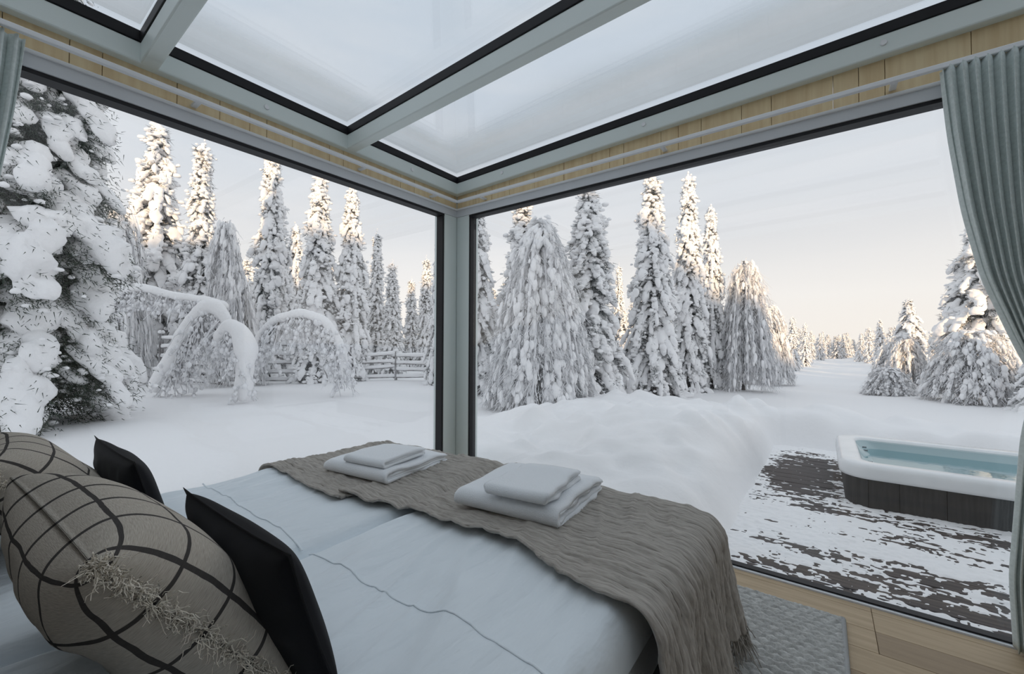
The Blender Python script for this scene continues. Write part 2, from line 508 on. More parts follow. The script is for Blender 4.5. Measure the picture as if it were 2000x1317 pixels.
# wood fascia boards above the two windows
def fascia(side):
    w = struct(empty('wall_left' if side == 'L' else 'wall_right'), 'pale spruce boards above the window')
    r = random.Random(11 if side == 'L' else 12)
    p = 0.0
    end = 3.05 if side == 'L' else 4.25
    while p < end:
        wd = r.choice((.09, .13, .17, .21, .26)) * (.9 + .2 * r.random())
        q = min(p + wd, end)
        t = .002 * r.random()
        if side == 'L': me = box_me('board', -.06, -.004 + t, -q + .001, -p - .001, 2.19, 2.33, .0015, 1)
        else: me = box_me('board', p + .001, q - .001, .004 - t, .06, 2.19, 2.325 + p * .0244, .0015, 1)
        link('board', me, MT['sauna_wood'], w)
        p = q
    return w
fascia('L'); fascia('R')
box_b = struct(box('wall_back', -.1, 4.3, -3.14, -3.02, -.1, 2.46, MT['wall']))
box_s = struct(box('wall_side', 4.2, 4.32, -3.02, .1, -.1, 2.5, MT['wall']))
# thin shadow board behind the headboard and beside the wardrobe side stay plain

# windows: fixed frame + gasket + pane
def extr(name, prof, a, b_, axis_, m, parent):
    """extrude a closed (p, q) profile along x or y; p is across, q is z"""
    n = len(prof)
    V = []
    for t in (a, b_):
        for p, q in prof: V.append((t, p, q) if axis_ == 'x' else (p, t, q))
    F4 = np.array([[i, (i + 1) % n, n + (i + 1) % n, n + i] for i in range(n)])
    Fn = np.array([list(range(n))[::-1], list(range(n, 2 * n))])
    return link(name, mesh_np(name, V, [F4, Fn] if n != 4 else np.concatenate([F4, Fn]), smooth=False), m, parent)

wL = struct(empty('window_1'), 'tall glazed wall left of the corner post')
wR = struct(empty('window_2'), 'tall glazed wall right of the corner post')
HB = 2.142   # underside of window head frame
box('head_frame', -.11, .004, -3.02, 0, HB, 2.196, MT['metal_cool'], wL, .003)
box('head_lip', -.01, .012, -3.02, -.005, 2.194, 2.210, MT['rail'], wL, .004)
box('head_frame', 0, 4.2, -.004, .11, HB, 2.196, MT['metal_cool'], wR, .003)
box('head_lip', .005, 4.2, -.012, .01, 2.194, 2.210, MT['rail'], wR, .004)
box('gasket', -.07, -.002, -3.0, -.13, HB - .017, HB, MT['gasket'], wL)
box('gasket', .13, 4.2, .002, .07, HB - .017, HB, MT['gasket'], wR)
box('jamb', -.11, 0, -.135, -.002, -.1, HB, MT['metal'], wL, .003)
box('jamb', .002, .132, 0, .11, -.1, HB, MT['metal'], wR, .003)
box('gasket', -.07, -.004, -.152, -.135, 0, HB, MT['gasket'], wL)
box('gasket', .132, .147, .004, .07, 0, HB, MT['gasket'], wR)
box('sill_gasket', -.11, -.012, -3.0, -.135, -.1, .018, MT['gasket'], wL)
box('sill_trim', -.012, .0, -3.0, -.135, -.02, .008, MT['rail'], wL)
box('sill_gasket', .132, 4.2, -.018, .022, -.1, .014, MT['gasket'], wR)
box('sill_trim', .132, 4.2, -.034, -.018, -.02, .006, MT['rail'], wR)
box('outer_sill', .132, 4.2, .022, .11, -.2, -.085, MT['metal'], wR)
box('pane', -.075, -.055, -3.0, -.14, .01, HB, MT['glass'], wL)
box('pane', .138, 4.2, .022, .040, -.07, HB, MT['glass'], wR)
cp = struct(box('corner_post', -.13, -.001, .001, .13, -.2, 2.42, MT['metal'], None, .004), 'grey metal post in the glazed corner')

# ceiling: glass roof on grey beams, rising very gently to the right
SL = math.tan(math.radians(1.4))
ce = struct(empty('ceiling'), 'glass roof carried on grey painted metal beams')
def beam_x(name, y0, y1, z0, z1, xa, xb, m, parent, bev=.006):
    me = box_me(name, xa, xb, y0, y1, z0, z1, bev, 2)
    for v in me.vertices: v.co.z += v.co.x * SL
    return link(name, me, m, parent)
ZB, ZF, ZG = 2.312, 2.400, 2.435     # beam underside, top of visible face, glass
box('eave_beam', -.12, .04, -3.02, .0, ZB, ZF, MT['metal'], ce, .007)
beam_x('side_beam', -.04, .12, ZB, ZF, -.12, 4.25, MT['metal'], ce, .007)
RAFT = (-.99, -1.95, -2.91)
for yr in RAFT: beam_x('rafter', yr, yr + .062, ZB, ZF, .02, 4.25, MT['metal'], ce)
edges = [(-.04, -.99 + .062), (-.99, -1.95 + .062), (-1.95, -2.91 + .062)]
for k, (ya, yb) in enumerate(edges):
    if k: ya = RAFT[k - 1]
    pn = beam_x('pane', yb, ya, ZG + .012, ZG + .030, .02, 4.25, MT['roof_glass'], ce, 0)
    g = .034
    # ribbed black gasket all round: two stepped strips each side
    def strip(x0, x1, y0, y1):
        beam_x('gasket', y0, y1, ZF, ZG + .012, x0, x1, MT['gasket'], pn, .003)
    strip(.010, .044, yb, ya)
    strip(.010, 4.25, ya - .004, ya + .02)
    strip(.010, 4.25, yb - .02, yb + .004)
    strip(.044, .052, yb + .004, ya - .004) if False else None
    # frost and wind-packed snow lying on the glass
    nx, ny = 90, 40
    X = np.linspace(.03, 4.2, nx); Yv = np.linspace(yb, ya, ny)
    XX, YY = np.meshgrid(X, Yv, indexing='ij')
    wob = .10 * n2(XX, YY, 1.6, 31 + k)
    d = .95 * (1 - sstep(.05, .50, XX + wob))
    if k == 0: d = np.maximum(d, .95 * (1 - sstep(.05, .62, -YY - .04 + wob)))
    d = np.maximum(d, .05 + .04 * n2(XX, YY, .9, 40 + k))
    ZZ = ZG + .034 + XX * SL + .012 * d
    fr = link('frost', mesh_np('frost', np.stack([XX, YY, ZZ], -1), grid_faces(nx, ny), attr={'frost_amount': d}), MT['roof_frost'], pn)
    fr['label'] = 'whitish frost and thin snow along the edges of the roof glass'
# round screw caps on the beam faces
th = np.linspace(0, 2 * np.pi, 16, endpoint=False)
capV = np.concatenate([np.stack([.013 * np.cos(th), 0 * th, .013 * np.sin(th)], -1), np.stack([.011 * np.cos(th), 0 * th - .004, .011 * np.sin(th)], -1)])
cap_me = mesh_np('screw_cap', capV, [np.array([[i, (i + 1) % 16, 16 + (i + 1) % 16, 16 + i] for i in range(16)]), np.array([list(range(16, 32))])], smooth=False)
cap_me.materials.append(MT['rail'])
for x in (.49, 1.53, 2.57, 3.61):
    o = link('screw_cap', cap_me, None, ce); o.location = (x, -.041, 2.362 + x * SL)
for y in (-.49, -1.45, -2.41):
    o = link('screw_cap', cap_me, None, ce); o.location = (.041, y, 2.354); o.rotation_euler = (0, 0, math.pi / 2)

# curtain rail with brackets
cr_ = tag(empty('curtain_rail'), 'slim white curtain rail running along both glazed walls under the roof', 'curtain rail')
box('rail_bar', .068, .088, -3.0, -.068, 2.222, 2.243, MT['rail'], cr_, .003)
box('rail_bar', .068, 4.15, -.088, -.068, 2.222, 2.243, MT['rail'], cr_, .003)
for y in (-.28, -.88, -1.75, -2.55):
    box('bracket', -.004, .070, y - .012, y + .012, 2.226, 2.238, MT['rail'], cr_, .002)
for x in (.30, 1.64, 2.6):
    box('bracket', x - .012, x + .012, -.07, .004, 2.226, 2.238, MT['rail'], cr_, .002)

# ------------------------------------------------------------------ deck outside
dk = struct(empty('deck'), 'dark wooden deck boards under patchy trodden snow')
y = .12
r = random.Random(9)
while y < 4.1:
    o = link('board', box_me('board', 1.55, 6.5, 0, .136, -.03, 0, .004, 1), MT['deck'], dk)
    o.location = (0, y, DECK_Z - .006 * r.random())
    y += .143
nx, ny = 460, 400
xs_ = np.linspace(1.6, 6.2, nx); ys_ = np.linspace(.115, 4.08, ny)
XX, YY = np.meshgrid(xs_, ys_, indexing='ij')
base = .30 * n2(XX * .8, YY * 1.0, 1.6, 51) + .40 * n2(XX * .6, YY * 1.3, 5.5, 52) + .50 * n2(XX * .5, YY * 1.5, 14, 53) + .70 * n2(XX * .6, YY, 34, 54) + .65 * n2(XX, YY, 62, 56)
bare = 1.15 * np.exp(-(((XX - 2.15) / .42) ** 2 + ((YY - 2.75) / .85) ** 2) ** 2)          # swept patch left of the tub
bare += .55 * np.exp(-(((XX - 2.75) / .55) ** 2 + ((YY - .55) / .22) ** 2))
bare += .45 * np.exp(-(((XX - 3.2) / .3) ** 2 + ((YY - 1.6) / .14) ** 2))
cover = .10 + base * .8 - bare * .9 + .5 * (1 - sstep(1.75, 2.1, XX)) + .7 * sstep(3.5, 3.9, YY)
ZZ = DECK_Z + np.clip(.011 * cover + .002 * n2(XX, YY, 45, 55), -.02, .03)
ds = link('trodden_snow', mesh_np('trodden_snow', np.stack([XX, YY, ZZ], -1), grid_faces(nx, ny)), MT['snow'], dk)
ds['kind'] = 'stuff'

# ------------------------------------------------------------------ swim spa
def rrect(x0, x1, y0, y1, rad, n=8):
    P = []
    for cx, cy, a0 in ((x1 - rad, y1 - rad, 0), (x0 + rad, y1 - rad, 90), (x0 + rad, y0 + rad, 180), (x1 - rad, y0 + rad, 270)):
        for k in range(n + 1):
            a = math.radians(a0 + 90 * k / n)
            P.append((cx + rad * math.cos(a), cy + rad * math.sin(a)))
    return np.array(P)
tub = tag(empty('swim_spa', (0, 0, 0)), 'white rimmed hot tub with charcoal side panels standing on the snowy deck', 'hot tub')
TX0, TX1, TY0, TY1 = 2.455, 4.95, 1.86, 3.26
RB, RT = .085, .195
def loft(rings):
    n = len(rings[0][0])
    V = np.concatenate([np.column_stack([p, np.full(n, z)]) for p, z in rings])
    k = len(rings)
    i = np.arange(n)[None]; j = np.arange(k - 1)[:, None]
    F = np.stack([j * n + i, j * n + (i + 1) % n, (j + 1) * n + (i + 1) % n, (j + 1) * n + i], -1).reshape(-1, 4)
    return V, F
def rr(d, rad): return rrect(TX0 + d, TX1 - d, TY0 + d, TY1 - d, max(rad - d, .03))
rings = [(rr(.045, .20), RB), (rr(.0, .20), RB), (rr(-.006, .2), RB + .02), (rr(-.004, .2), RT - .03), (rr(.008, .2), RT - .008), (rr(.025, .2), RT), (rr(.13, .26), RT), (rr(.145, .26), RT - .006), (rr(.155, .26), RT - .03)]
V, F = loft(rings)
rim = link('rim', mesh_np('rim', V, F), MT['acrylic'], tub)
# basin with a scalloped step along the left end
def basin_ring(d, z, sc, rad=.18):
    p = rrect(TX0 + d, TX1 - d, TY0 + d, TY1 - d, rad, 12)
    q = []
    for a, b_ in zip(p, np.roll(p, -1, 0)):
        m_ = max(1, int(np.hypot(*(b_ - a)) / .04))
        for t in range(m_): q.append(a + (b_ - a) * t / m_)
    q = np.array(q)
    w = sstep(TX0 + .5, TX0 + .2, q[:, 0])
    yy = (q[:, 1] - TY0) / (TY1 - TY0)
    q[:, 0] += w * sc * (.5 + .5 * np.cos(yy * 2 * np.pi * 3))
    return q
b0 = [(basin_ring(.153, RT - .022, 0, .107), RT - .022), (basin_ring(.157, RT - .05, .03, .12), RT - .05), (basin_ring(.165, .10, .08), .10), (basin_ring(.19, .0, .10), 0.0), (basin_ring(.26, -.09, .10), -.09), (basin_ring(.34, -.115, .1), -.115)]
mn = min(len(a[0]) for a in b0)
def resamp(p, n):
    q = np.vstack([p, p[:1]]); L = np.concatenate([[0], np.cumsum(np.hypot(*np.diff(q, axis=0).T))])
    t = np.linspace(0, L[-1], n, endpoint=False)
    return np.column_stack([np.interp(t, L, q[:, 0]), np.interp(t, L, q[:, 1])])
b0 = [(resamp(p, 240), z) for p, z in b0]
V, F = loft(b0)
bs = link('basin', mesh_np('basin', V, [F, np.array([list(range(5 * 240, 6 * 240))])]), MT['basin'], tub)
for yy in (2.15, 2.3, 2.8, 2.95):
    v, f = tube([(TX0 + .20, yy, .13), (TX0 + .232, yy, .13)], .008, 10)
    link('jet', mesh_np('jet', v, f, False), MT['jet'], tub)
wp = resamp(basin_ring(.163, .1, .078), 240)
link('water', mesh_np('water', np.column_stack([wp, np.full(240, .098)]), np.array([list(range(240))])), MT['water'], tub)
# side panels, one board at a time
o0 = resamp(rrect(TX0 + .035, TX1 - .035, TY0 + .035, TY1 - .035, .17, 10), 400)
o1 = resamp(rrect(TX0 + .060, TX1 - .060, TY0 + .060, TY1 - .060, .15, 10), 400)
r = random.Random(5)
i = 0
while i < 400:
    w = r.choice((10, 14, 17, 22))
    j = min(i + w, 400)
    ids = [k % 400 for k in range(i, j + 1)]
    a = o0[ids].copy(); b_ = o1[ids].copy()
    # tiny joint
    a[0] += (a[1] - a[0]) * .12; a[-1] += (a[-2] - a[-1]) * .12
    n = len(ids)
    V = np.concatenate([np.column_stack([a, np.full(n, DECK_Z - .02)]), np.column_stack([a, np.full(n, RB + .012)]), np.column_stack([b_, np.full(n, RB + .012)]), np.column_stack([b_, np.full(n, DECK_Z - .02)])])
    F = []
    for L_ in range(4):
        for k in range(n - 1): F.append([L_ * n + k, L_ * n + k + 1, ((L_ + 1) % 4) * n + k + 1, ((L_ + 1) % 4) * n + k])
    F += [[0, n, 2 * n, 3 * n], [n - 1, 4 * n - 1, 3 * n - 1, 2 * n - 1]]
    link('side_panel', mesh_np('side_panel', V, np.array(F), False), MT['tub_panel'], tub)
    i = j

# ------------------------------------------------------------------ trees
def basis(t, flat):
    t = t / (np.linalg.norm(t, axis=1)[:, None] + 1e-9)
    upv = np.array([0, 0, 1.0]) * np.ones_like(t)
    e2 = np.cross(upv, t); e2 /= np.linalg.norm(e2, axis=1)[:, None] + 1e-6
    e3 = np.cross(t, e2)
    return t, e2, e3

def make_spruce(seed, H, R, gap=.22, droop=1.0, fat=.16, twigs=26, sub=2, power=.75, nb=(4, 5), twl=(.10, .26), tww=.012, needle='needles', missing=.12, amp=.28, freq=5.0, crumbs=8, cs=(.025, .06), cover=.88, spread=.45, fvar=(.75, 1.3), under=.25):
    """returns (snow, foliage, trunk) mesh data"""
    g = np.random.default_rng(seed)
    C, A, S, D = [], [], [], []
    CC, CA = [], []
    h = .10 * H
    phase = 0
    while h < H * .985:
        pr = (1 - h / H) ** power
        pr *= (.82 + .36 * g.random())
        n = int(round(nb[0] + nb[1] * pr))
        phase += 1.1
        for k in range(n):
            if g.random() < missing: continue
            az = phase + 2 * np.pi * (k + .5 * g.random()) / n
            L = max(.10, R * pr * g.uniform(.72, 1.15))
            m = 2 + int(L / .22)
            t = np.linspace(.3, 1, m)
            dz = droop * g.uniform(.75, 1.25)
            rad = L * t ** .8
            z = h + .05 * L - dz * L * t ** 1.7
            z = np.maximum(z, .06)
            side = g.normal() * .12 * L
            P = np.column_stack([rad * np.cos(az) - side * t * np.sin(az), rad * np.sin(az) + side * t * np.cos(az), z])
            T = np.gradient(np.vstack([[[0, 0, h]], P]), axis=0)[1:]
            e1, e2, e3 = basis(T, 0)
            f = fat * (.45 + .55 * pr ** .5) * g.uniform(*fvar)
            seg = L / m
            a = (seg * .8 + f * .5) * g.uniform(.85, 1.2, m)
            b_ = f * g.uniform(.8, 1.3, m) * (1.0 - .25 * t)
            c = f * g.uniform(.6, .95, m)
            keep = g.random(m) < cover
            C.append((P + e3 * (f * .25))[keep])
            A.append(np.stack([e1 * a[:, None], e2 * b_[:, None], e3 * c[:, None]], 1)[keep])
            nt = int(twigs * (.5 + L / R))
            tt = g.uniform(.12, 1.04, nt)
            Px = np.column_stack([np.interp(tt, np.r_[0, t], np.r_[0, P[:, i]] if i < 2 else np.r_[h, P[:, i]]) for i in range(3)])
            Px[:, 2] -= f * under
            Px += g.normal(size=(nt, 3)) * f * spread
            out = np.array([np.cos(az), np.sin(az), 0])
            dd = g.normal(size=(nt, 3)) * .6 + out * .8 + np.array([0, 0, -.55])
            dd /= np.linalg.norm(dd, axis=1)[:, None]
            nc = int(crumbs * (.5 + L / R))
            if nc:
                ci = g.integers(0, nt, nc)
                sz = g.uniform(*cs, nc)
                CC.append(Px[ci] + dd[ci] * g.uniform(.0, .16, nc)[:, None] + np.array([0, 0, .02]))
                CA.append(np.stack([np.stack([sz * g.uniform(.8, 1.5, nc), 0 * sz, 0 * sz], 1), np.stack([0 * sz, sz * g.uniform(.8, 1.5, nc), 0 * sz], 1), np.stack([0 * sz, 0 * sz, sz * .9], 1)], 1))
            S.append(Px); D.append(dd * g.uniform(*twl, nt)[:, None])
        h += gap * (.75 + .5 * g.random()) * (.55 + .6 * (1 - h / H))
    # snowy leader
    for q in range(5):
        zz = H * (.94 + .016 * q); s = fat * (.75 - .12 * q)
        C.append(np.array([[g.normal() * .03, g.normal() * .03, zz]]))
        A.append(np.diag([s * .8, s * .8, s * 1.1])[None])
    C = np.concatenate(C); A = np.concatenate(A); S = np.concatenate(S); D = np.concatenate(D)
    C[:, 2] = np.maximum(C[:, 2], .02)
    pc = [blobs(C, A, sub, amp, freq, seed)]
    if CC: pc.append(blobs(np.concatenate(CC), np.concatenate(CA), 1 if sub < 3 else 2, .3, 14, seed + 3))
    sn = mesh_np('snow_load', *join(pc))
    fo = mesh_np('needles', *spikes(S, D, tww, g), smooth=False)
    tk = mesh_np('trunk', *tube([(0, 0, -.3), (0, 0, H * .5), (0, 0, H * .96)], [H * .016 + .02, H * .010 + .01, .012], 8))
    sn.materials.append(MT['tree_snow']); fo.materials.append(MT[needle]); tk.materials.append(MT['bark'])
    return sn, fo, tk

def make_weeping(seed, H, R, n=1900, limbs=34, blob=.07, lean=0.0, slen=(.10, .34)):
    """birch bowed under frost: limbs arch out and down, hung with white strands"""
    g = np.random.default_rng(seed)
    parts, C, A, P0 = [], [], [], []
    trunk = np.column_stack([lean * np.linspace(0, 1, 8) ** 2 * H * .25, .04 * np.sin(np.linspace(0, 5, 8)), np.linspace(-.3, H * .97, 8)])
    for k in range(limbs):
        h0 = H * (1 - .62 * (k / limbs) ** 1.1) * g.uniform(.93, 1.0)
        az = 2.4 * k + g.normal() * .3
        drop = h0 * g.uniform(.68, 1.0) if k > 4 else h0 * .3
        pr = .25 + .75 * min(1, (H - h0 + .5 + drop * .7) / H)
        L = R * pr * g.uniform(.75, 1.1)
        t = np.linspace(0, 1, 9)
        bx = np.interp(h0, trunk[:, 2], trunk[:, 0])
        Pl = np.column_stack([bx + L * t ** .65 * np.cos(az), L * t ** .65 * np.sin(az), h0 + .12 * L * np.sin(t * np.pi) - drop * t ** 1.5])
        Pl[:, 2] = np.maximum(Pl[:, 2], .05)
        parts.append(tube(Pl, np.linspace(.03, .012, 9) * (H / 3.5 + .3), 5))
        T = np.gradient(Pl, axis=0)[1:]
        e1, e2, e3 = basis(T, 0)
        m_ = 26
        ti = g.uniform(.1, 1, m_)
        q = np.column_stack([np.interp(ti, t, Pl[:, i]) for i in range(3)]) + g.normal(size=(m_, 3)) * .035
        ii = np.clip((ti * 8).astype(int), 0, 7)
        e1, e2, e3 = e1[ii], e2[ii], e3[ii]
        s = blob * g.uniform(.45, 1.35, m_)
        C.append(q + e3 * s[:, None] * .3)
        A.append(np.stack([e1 * (s * 2.2)[:, None], e2 * s[:, None], e3 * (s * .9)[:, None]], 1))
        tt = g.uniform(.08, 1, n // limbs)
        P0.append(np.column_stack([np.interp(tt, t, Pl[:, i]) for i in range(3)]))
    P0 = np.concatenate(P0) + g.normal(size=(sum(map(len, P0)), 3)) * .05
    m = len(P0)
    ln = g.uniform(*slen, m)
    k = 5
    t = np.linspace(0, 1, k)[None, :, None]
    dirv = np.column_stack([P0[:, 0], P0[:, 1], np.zeros(m)])
    dirv /= np.linalg.norm(dirv, axis=1)[:, None] + .05
    dirv = dirv * .35 + g.normal(size=(m, 3)) * .45
    dirv[:, 2] = -g.uniform(.4, 1.1, m)
    Ps = P0[:, None] + dirv[:, None] * t * ln[:, None, None] + g.normal(size=(m, k, 3)) * .012
    Ps[..., 2] = np.maximum(Ps[..., 2], .0)
    Rs = g.uniform(.005, .014, (m, k)) * (1 - .55 * np.linspace(0, 1, k))[None]
    st = mesh_np('frosted_twigs', *join([strands(Ps, Rs)] + parts))
    sn = mesh_np('snow_load', *blobs(np.concatenate(C), np.concatenate(A), 2, .45, 13, seed))
    tk = mesh_np('trunk', *tube(trunk, np.linspace(.07, .02, 8) * (H / 3.5), 7))
    st.materials.append(MT['frost_twig']); sn.materials.append(MT['tree_snow']); tk.materials.append(MT['bark'])
    return sn, st, tk

def tree_thing(name, meshes, names, x, y, sxy, sz, rz, label, group=None, cat='tree', dz=-.05):
    o = empty(name, (x, y, float(ground(x, y)) + dz), rz)
    o.scale = (sxy, sxy, sz)
    for me, nm in zip(meshes, names): link(nm, me, None, o)
    tag(o, label, cat, group)
    return o

SP = ('snow_load', 'needles', 'trunk')
WP = ('snow_load', 'frosted_twigs', 'trunk')
P_near = make_spruce(3, 7.2, 1.12, gap=.28, droop=.74, fat=.18, twigs=760, sub=3, power=.36, nb=(5, 4), twl=(.04, .11), tww=.0055, needle='needles_dark', missing=.10, amp=.42, freq=5.5, crumbs=14, cs=(.02, .05), cover=.54, spread=.62, fvar=(.5, 1.8), under=.55)
P_a = make_spruce(21, 5.0, .86, gap=.23, droop=1.1, fat=.115, twigs=70, sub=3, tww=.008, twl=(.06, .20), amp=.40, freq=7, crumbs=12)
P_b = make_spruce(22, 5.0, .62, gap=.21, droop=1.3, fat=.10, twigs=70, sub=3, power=.6, tww=.008, twl=(.05, .17), amp=.40, freq=7, crumbs=12)
P_c = make_spruce(23, 5.0, .78, gap=.22, droop=.95, fat=.115, twigs=70, sub=3, power=.65, tww=.008, twl=(.06, .20), amp=.42, freq=7, crumbs=12)
P_e = make_spruce(27, 4.5, 1.2, gap=.23, droop=.8, fat=.14, twigs=110, sub=3, power=.75, nb=(5, 6), tww=.008, twl=(.06, .20), amp=.42, freq=6, crumbs=14)
P_d = make_spruce(24, 5.0, .50, gap=.20, droop=1.1, fat=.08, twigs=46, sub=2, power=.7, tww=.008, twl=(.05, .17), amp=.35, freq=8, crumbs=8)
P_far = make_spruce(25, 5.0, .85, gap=.30, droop=1.0, fat=.13, twigs=14, sub=1, power=.8, tww=.014, crumbs=5, cs=(.04, .08))
P_far2 = make_spruce(26, 5.0, .7, gap=.30, droop=1.2, fat=.11, twigs=14, sub=1, power=.9, tww=.014, crumbs=5, cs=(.04, .08))
W_a = make_weeping(31, 3.4, 1.0, n=11000, limbs=150, blob=.042)
W_b = make_weeping(32, 3.0, .8, n=6500, limbs=70, blob=.036, lean=.8)
W_c = make_weeping(33, 1.6, .8, n=5200, limbs=70, blob=.034, slen=(.06, .22))

def px_tree(kind, name, x, y, H, R, rz, label, group=None):
    meshes, h0, r0, names = kind
    return tree_thing(name, meshes, names, x, y, R / r0, H / h0, rz, label, group)
KA = (P_a, 5.0, .86, SP); KB = (P_b, 5.0, .66, SP); KC = (P_c, 5.0, .80, SP); KD = (P_d, 5.0, .52, SP)
KE = (P_e, 4.5, 1.2, SP)
WA = (W_a, 3.4, 1.0, WP); WB = (W_b, 3.0, .8, WP); WC = (W_c, 1.6, .8, WP)

px_tree((P_near, 7.2, 1.12, SP), 'snowy_spruce', -6.35, -1.92, 7.2, 1.12, .6, 'big near spruce with dark green needles under heavy snow pads, far left')
trees = [
    (KA, -15.68, 1.64, 8.8, 1.46, 'tall wide snowy spruce with sunlit tip, first behind the dark green spruce'),
    (WC, -13.35, .35, 4.9, .72, 'rounded frosted birch crown between the dark green spruce and the tall wide spruce'),
    (KD, -13.24, 2.21, 7.7, .72, 'slender pointed snowy spruce left of the sunlit column tree'),
    (WB, -9.88, 2.21, 4.5, .65, 'drooping snow-capped birch leaning in front of the sunlit column tree'),
    (KB, -12.0, 3.74, 7.6, .75, 'column-shaped snowy spruce with glowing sunlit top, centre of left window'),
    (KC, -16.96, 6.91, 6.7, .8, 'half-hidden sunlit spruce just right of the glowing column spruce'),
    (KC, -18.25, 4.71, 5.8, .8, 'half-hidden snowy spruce far behind the drooping birch'),
    (KB, -9.32, 3.88, 6.1, .72, 'snowy spruce behind the arched birch near middle of left window'),
    (KB, -9.0, 4.73, 5.9, .64, 'tall snowy spruce to the right of the arched birch'),
    (KD, -11.39, 7.32, 5.6, .49, 'thin dark-tipped frosted spruce beyond the fence, left of the gap'),
    (KD, -10.08, 7.04, 4.2, .46, 'short thin frosted spruce in the gap beyond the fence'),
    (KD, -13.48, 10.75, 4.4, .5, 'small pale sunlit spruce far back in the gap'),
    (KD, -11.38, 9.82, 5.0, .5, 'pale sunlit spruce far back close to the corner post'),
    (KA, -6.5, 5.97, 4.3, .5, 'snowy spruce half cut by left edge of the corner post'),
    (KA, -3.96, 4.74, 4.5, .66, 'snowy spruce seen just right of the corner post'),
    (KA, -3.43, 5.76, 4.8, .85, 'sunlit-topped snowy spruce behind the big weeping birch'),
    (WA, -1.6, 3.75, 3.35, .95, 'big weeping birch with hanging frosted strands, right of the corner post'),
    (KC, -1.33, 5.05, 4.35, .76, 'broad snowy spruce right beside the big weeping birch'),
    (KD, -6.23, 18.6, 5.5, .45, 'tiny sunlit spruce tip seen in the gap between two broad spruces'),
    (KA, -.65, 6.83, 5.05, .76, 'tall snow-laden spruce in the middle of the right window'),
    (KB, -.27, 8.36, 5.4, .52, 'slim tall spruce directly right of the middle one'),
    (KB, .05, 9.33, 4.8, .46, 'slim spruce with sunlit right side at the end of the dense row'),
    (WB, .72, 9.6, 3.35, .68, 'frosted birch with a bowed top beside the track'),
    (WC, 1.05, 12.2, 2.4, .62, 'low frosted birch bush beyond the bowed birch'),
    (KE, 5.45, 12.3, 4.4, 1.2, 'large sunlit snowy spruce beside the curtain on the right'),
    (WC, 4.85, 10.0, 1.5, .80, 'frosted birch bush in front of the large sunlit spruce'),
    (KE, 5.45, 8.7, 1.75, .5, 'small snowy spruce at right edge below the curtain'),
    (KE, 5.03, 19.5, 3.0, .75, 'sunlit cone-shaped young spruce right of the track'),
    (WC, 4.42, 16.6, 1.5, .7, 'low grey frosted bush left of the sunlit young cone spruce'),
    (WC, 4.1, 12.6, 1.5, .50, 'frosted bush standing between the young cone spruce and the large sunlit spruce'),
    (WC, 3.65, 11.2, .70, .50, 'lowest frosted shrub poking out of the snow right of the track'),
]
for i, (k, x, y, H, R, lab) in enumerate(trees):
    nm = 'weeping_birch' if k in (WA, WB) else 'frosted_bush' if k is WC else 'snowy_spruce'
    px_tree(k, nm, x, y, H, R, i * 1.37, lab)

# small trees lining the track and the forest behind: single meshes, no parts to see
def fuse(ms, name):
    bm = bmesh.new()
    me = bpy.data.meshes.new(name)
    slots = []
    for m in ms:
        s = m.materials[0]
        if s not in slots: slots.append(s)
        k = len(bm.faces)
        bm.from_mesh(m)
        bm.faces.ensure_lookup_table()
        for f in bm.faces[k:]: f.material_index = slots.index(s)
    bm.to_mesh(me); bm.free()
    for s in slots: me.materials.append(s)
    return me
FAR = [fuse(P_far, 'far_spruce'), fuse(P_far2, 'far_spruce')]
g = random.Random(77)
placed = [(a[1], a[2], a[4]) for a in trees]
def far_tree(x, y, H, R, label, group, step=(.35, .45)):
    for _ in range(60):
        if all((x - a) ** 2 + (y - b) ** 2 > (1.0 * (R + c)) ** 2 for a, b, c in placed): break
        x += g.uniform(-1, 1) * step[0]; y += g.uniform(-.3, 1) * step[1]
    placed.append((x, y, R))
    o = link('far_spruce', FAR[g.randrange(2)])
    o.location = (x, y, float(ground(x, y)) - .1)
    o.rotation_euler = (0, 0, g.random() * 6.28)
    o.scale = (R / .85, R / .85, H / 5.0)
    tag(o, label, 'tree', group)
LT = 'small frosted spruce in the row along the left side of the track'
RT_ = 'small sunlit frosted spruce in the row along the right side of the track'
FT = 'tiny pale spruce in the distant tree line where the track ends'
BT = 'snowy forest spruce standing behind the fence and the big trees'
for k in range(20):
    y = 14 + k * 2.1 + g.random()
    x = 1.1 + (y - 14) * .045 - g.random() * 1.5
    far_tree(x, y, 1.9 + g.random() * .9, .36 + .12 * g.random(), LT, 'left track-side spruces')
for k in range(24):
    y = 17.5 + k * 1.9 + g.random()
    x = 5.0 + g.random() * 2.2 - (y - 17) * .025
    far_tree(x, y, 1.7 + g.random() * 1.1, .42 + .15 * g.random(), RT_, 'right track-side spruces')
for k in range(70):
    x = -6 + k * .27 + g.random() * .4; y = 46 + g.random() * 22
    far_tree(x, y, 1.9 + g.random() * 1.1, .5 + .3 * g.random(), FT, 'distant tree line')
for k in range(46):
    a = math.radians(-84 + 62 * (k + .6 * g.random()) / 46)      # fan behind the fence
    d = 20 + 9 * g.random()
    x = CAM.x + d * math.sin(a); y = CAM.y + d * math.cos(a)
    Hh = 3.6 + 1.6 * g.random() + (1.2 if a < math.radians(-62) else 0) - (.9 if math.radians(-55) < a < math.radians(-46) else 0)
    far_tree(x, y, Hh, .8 + .3 * g.random(), BT, 'forest behind the fence')
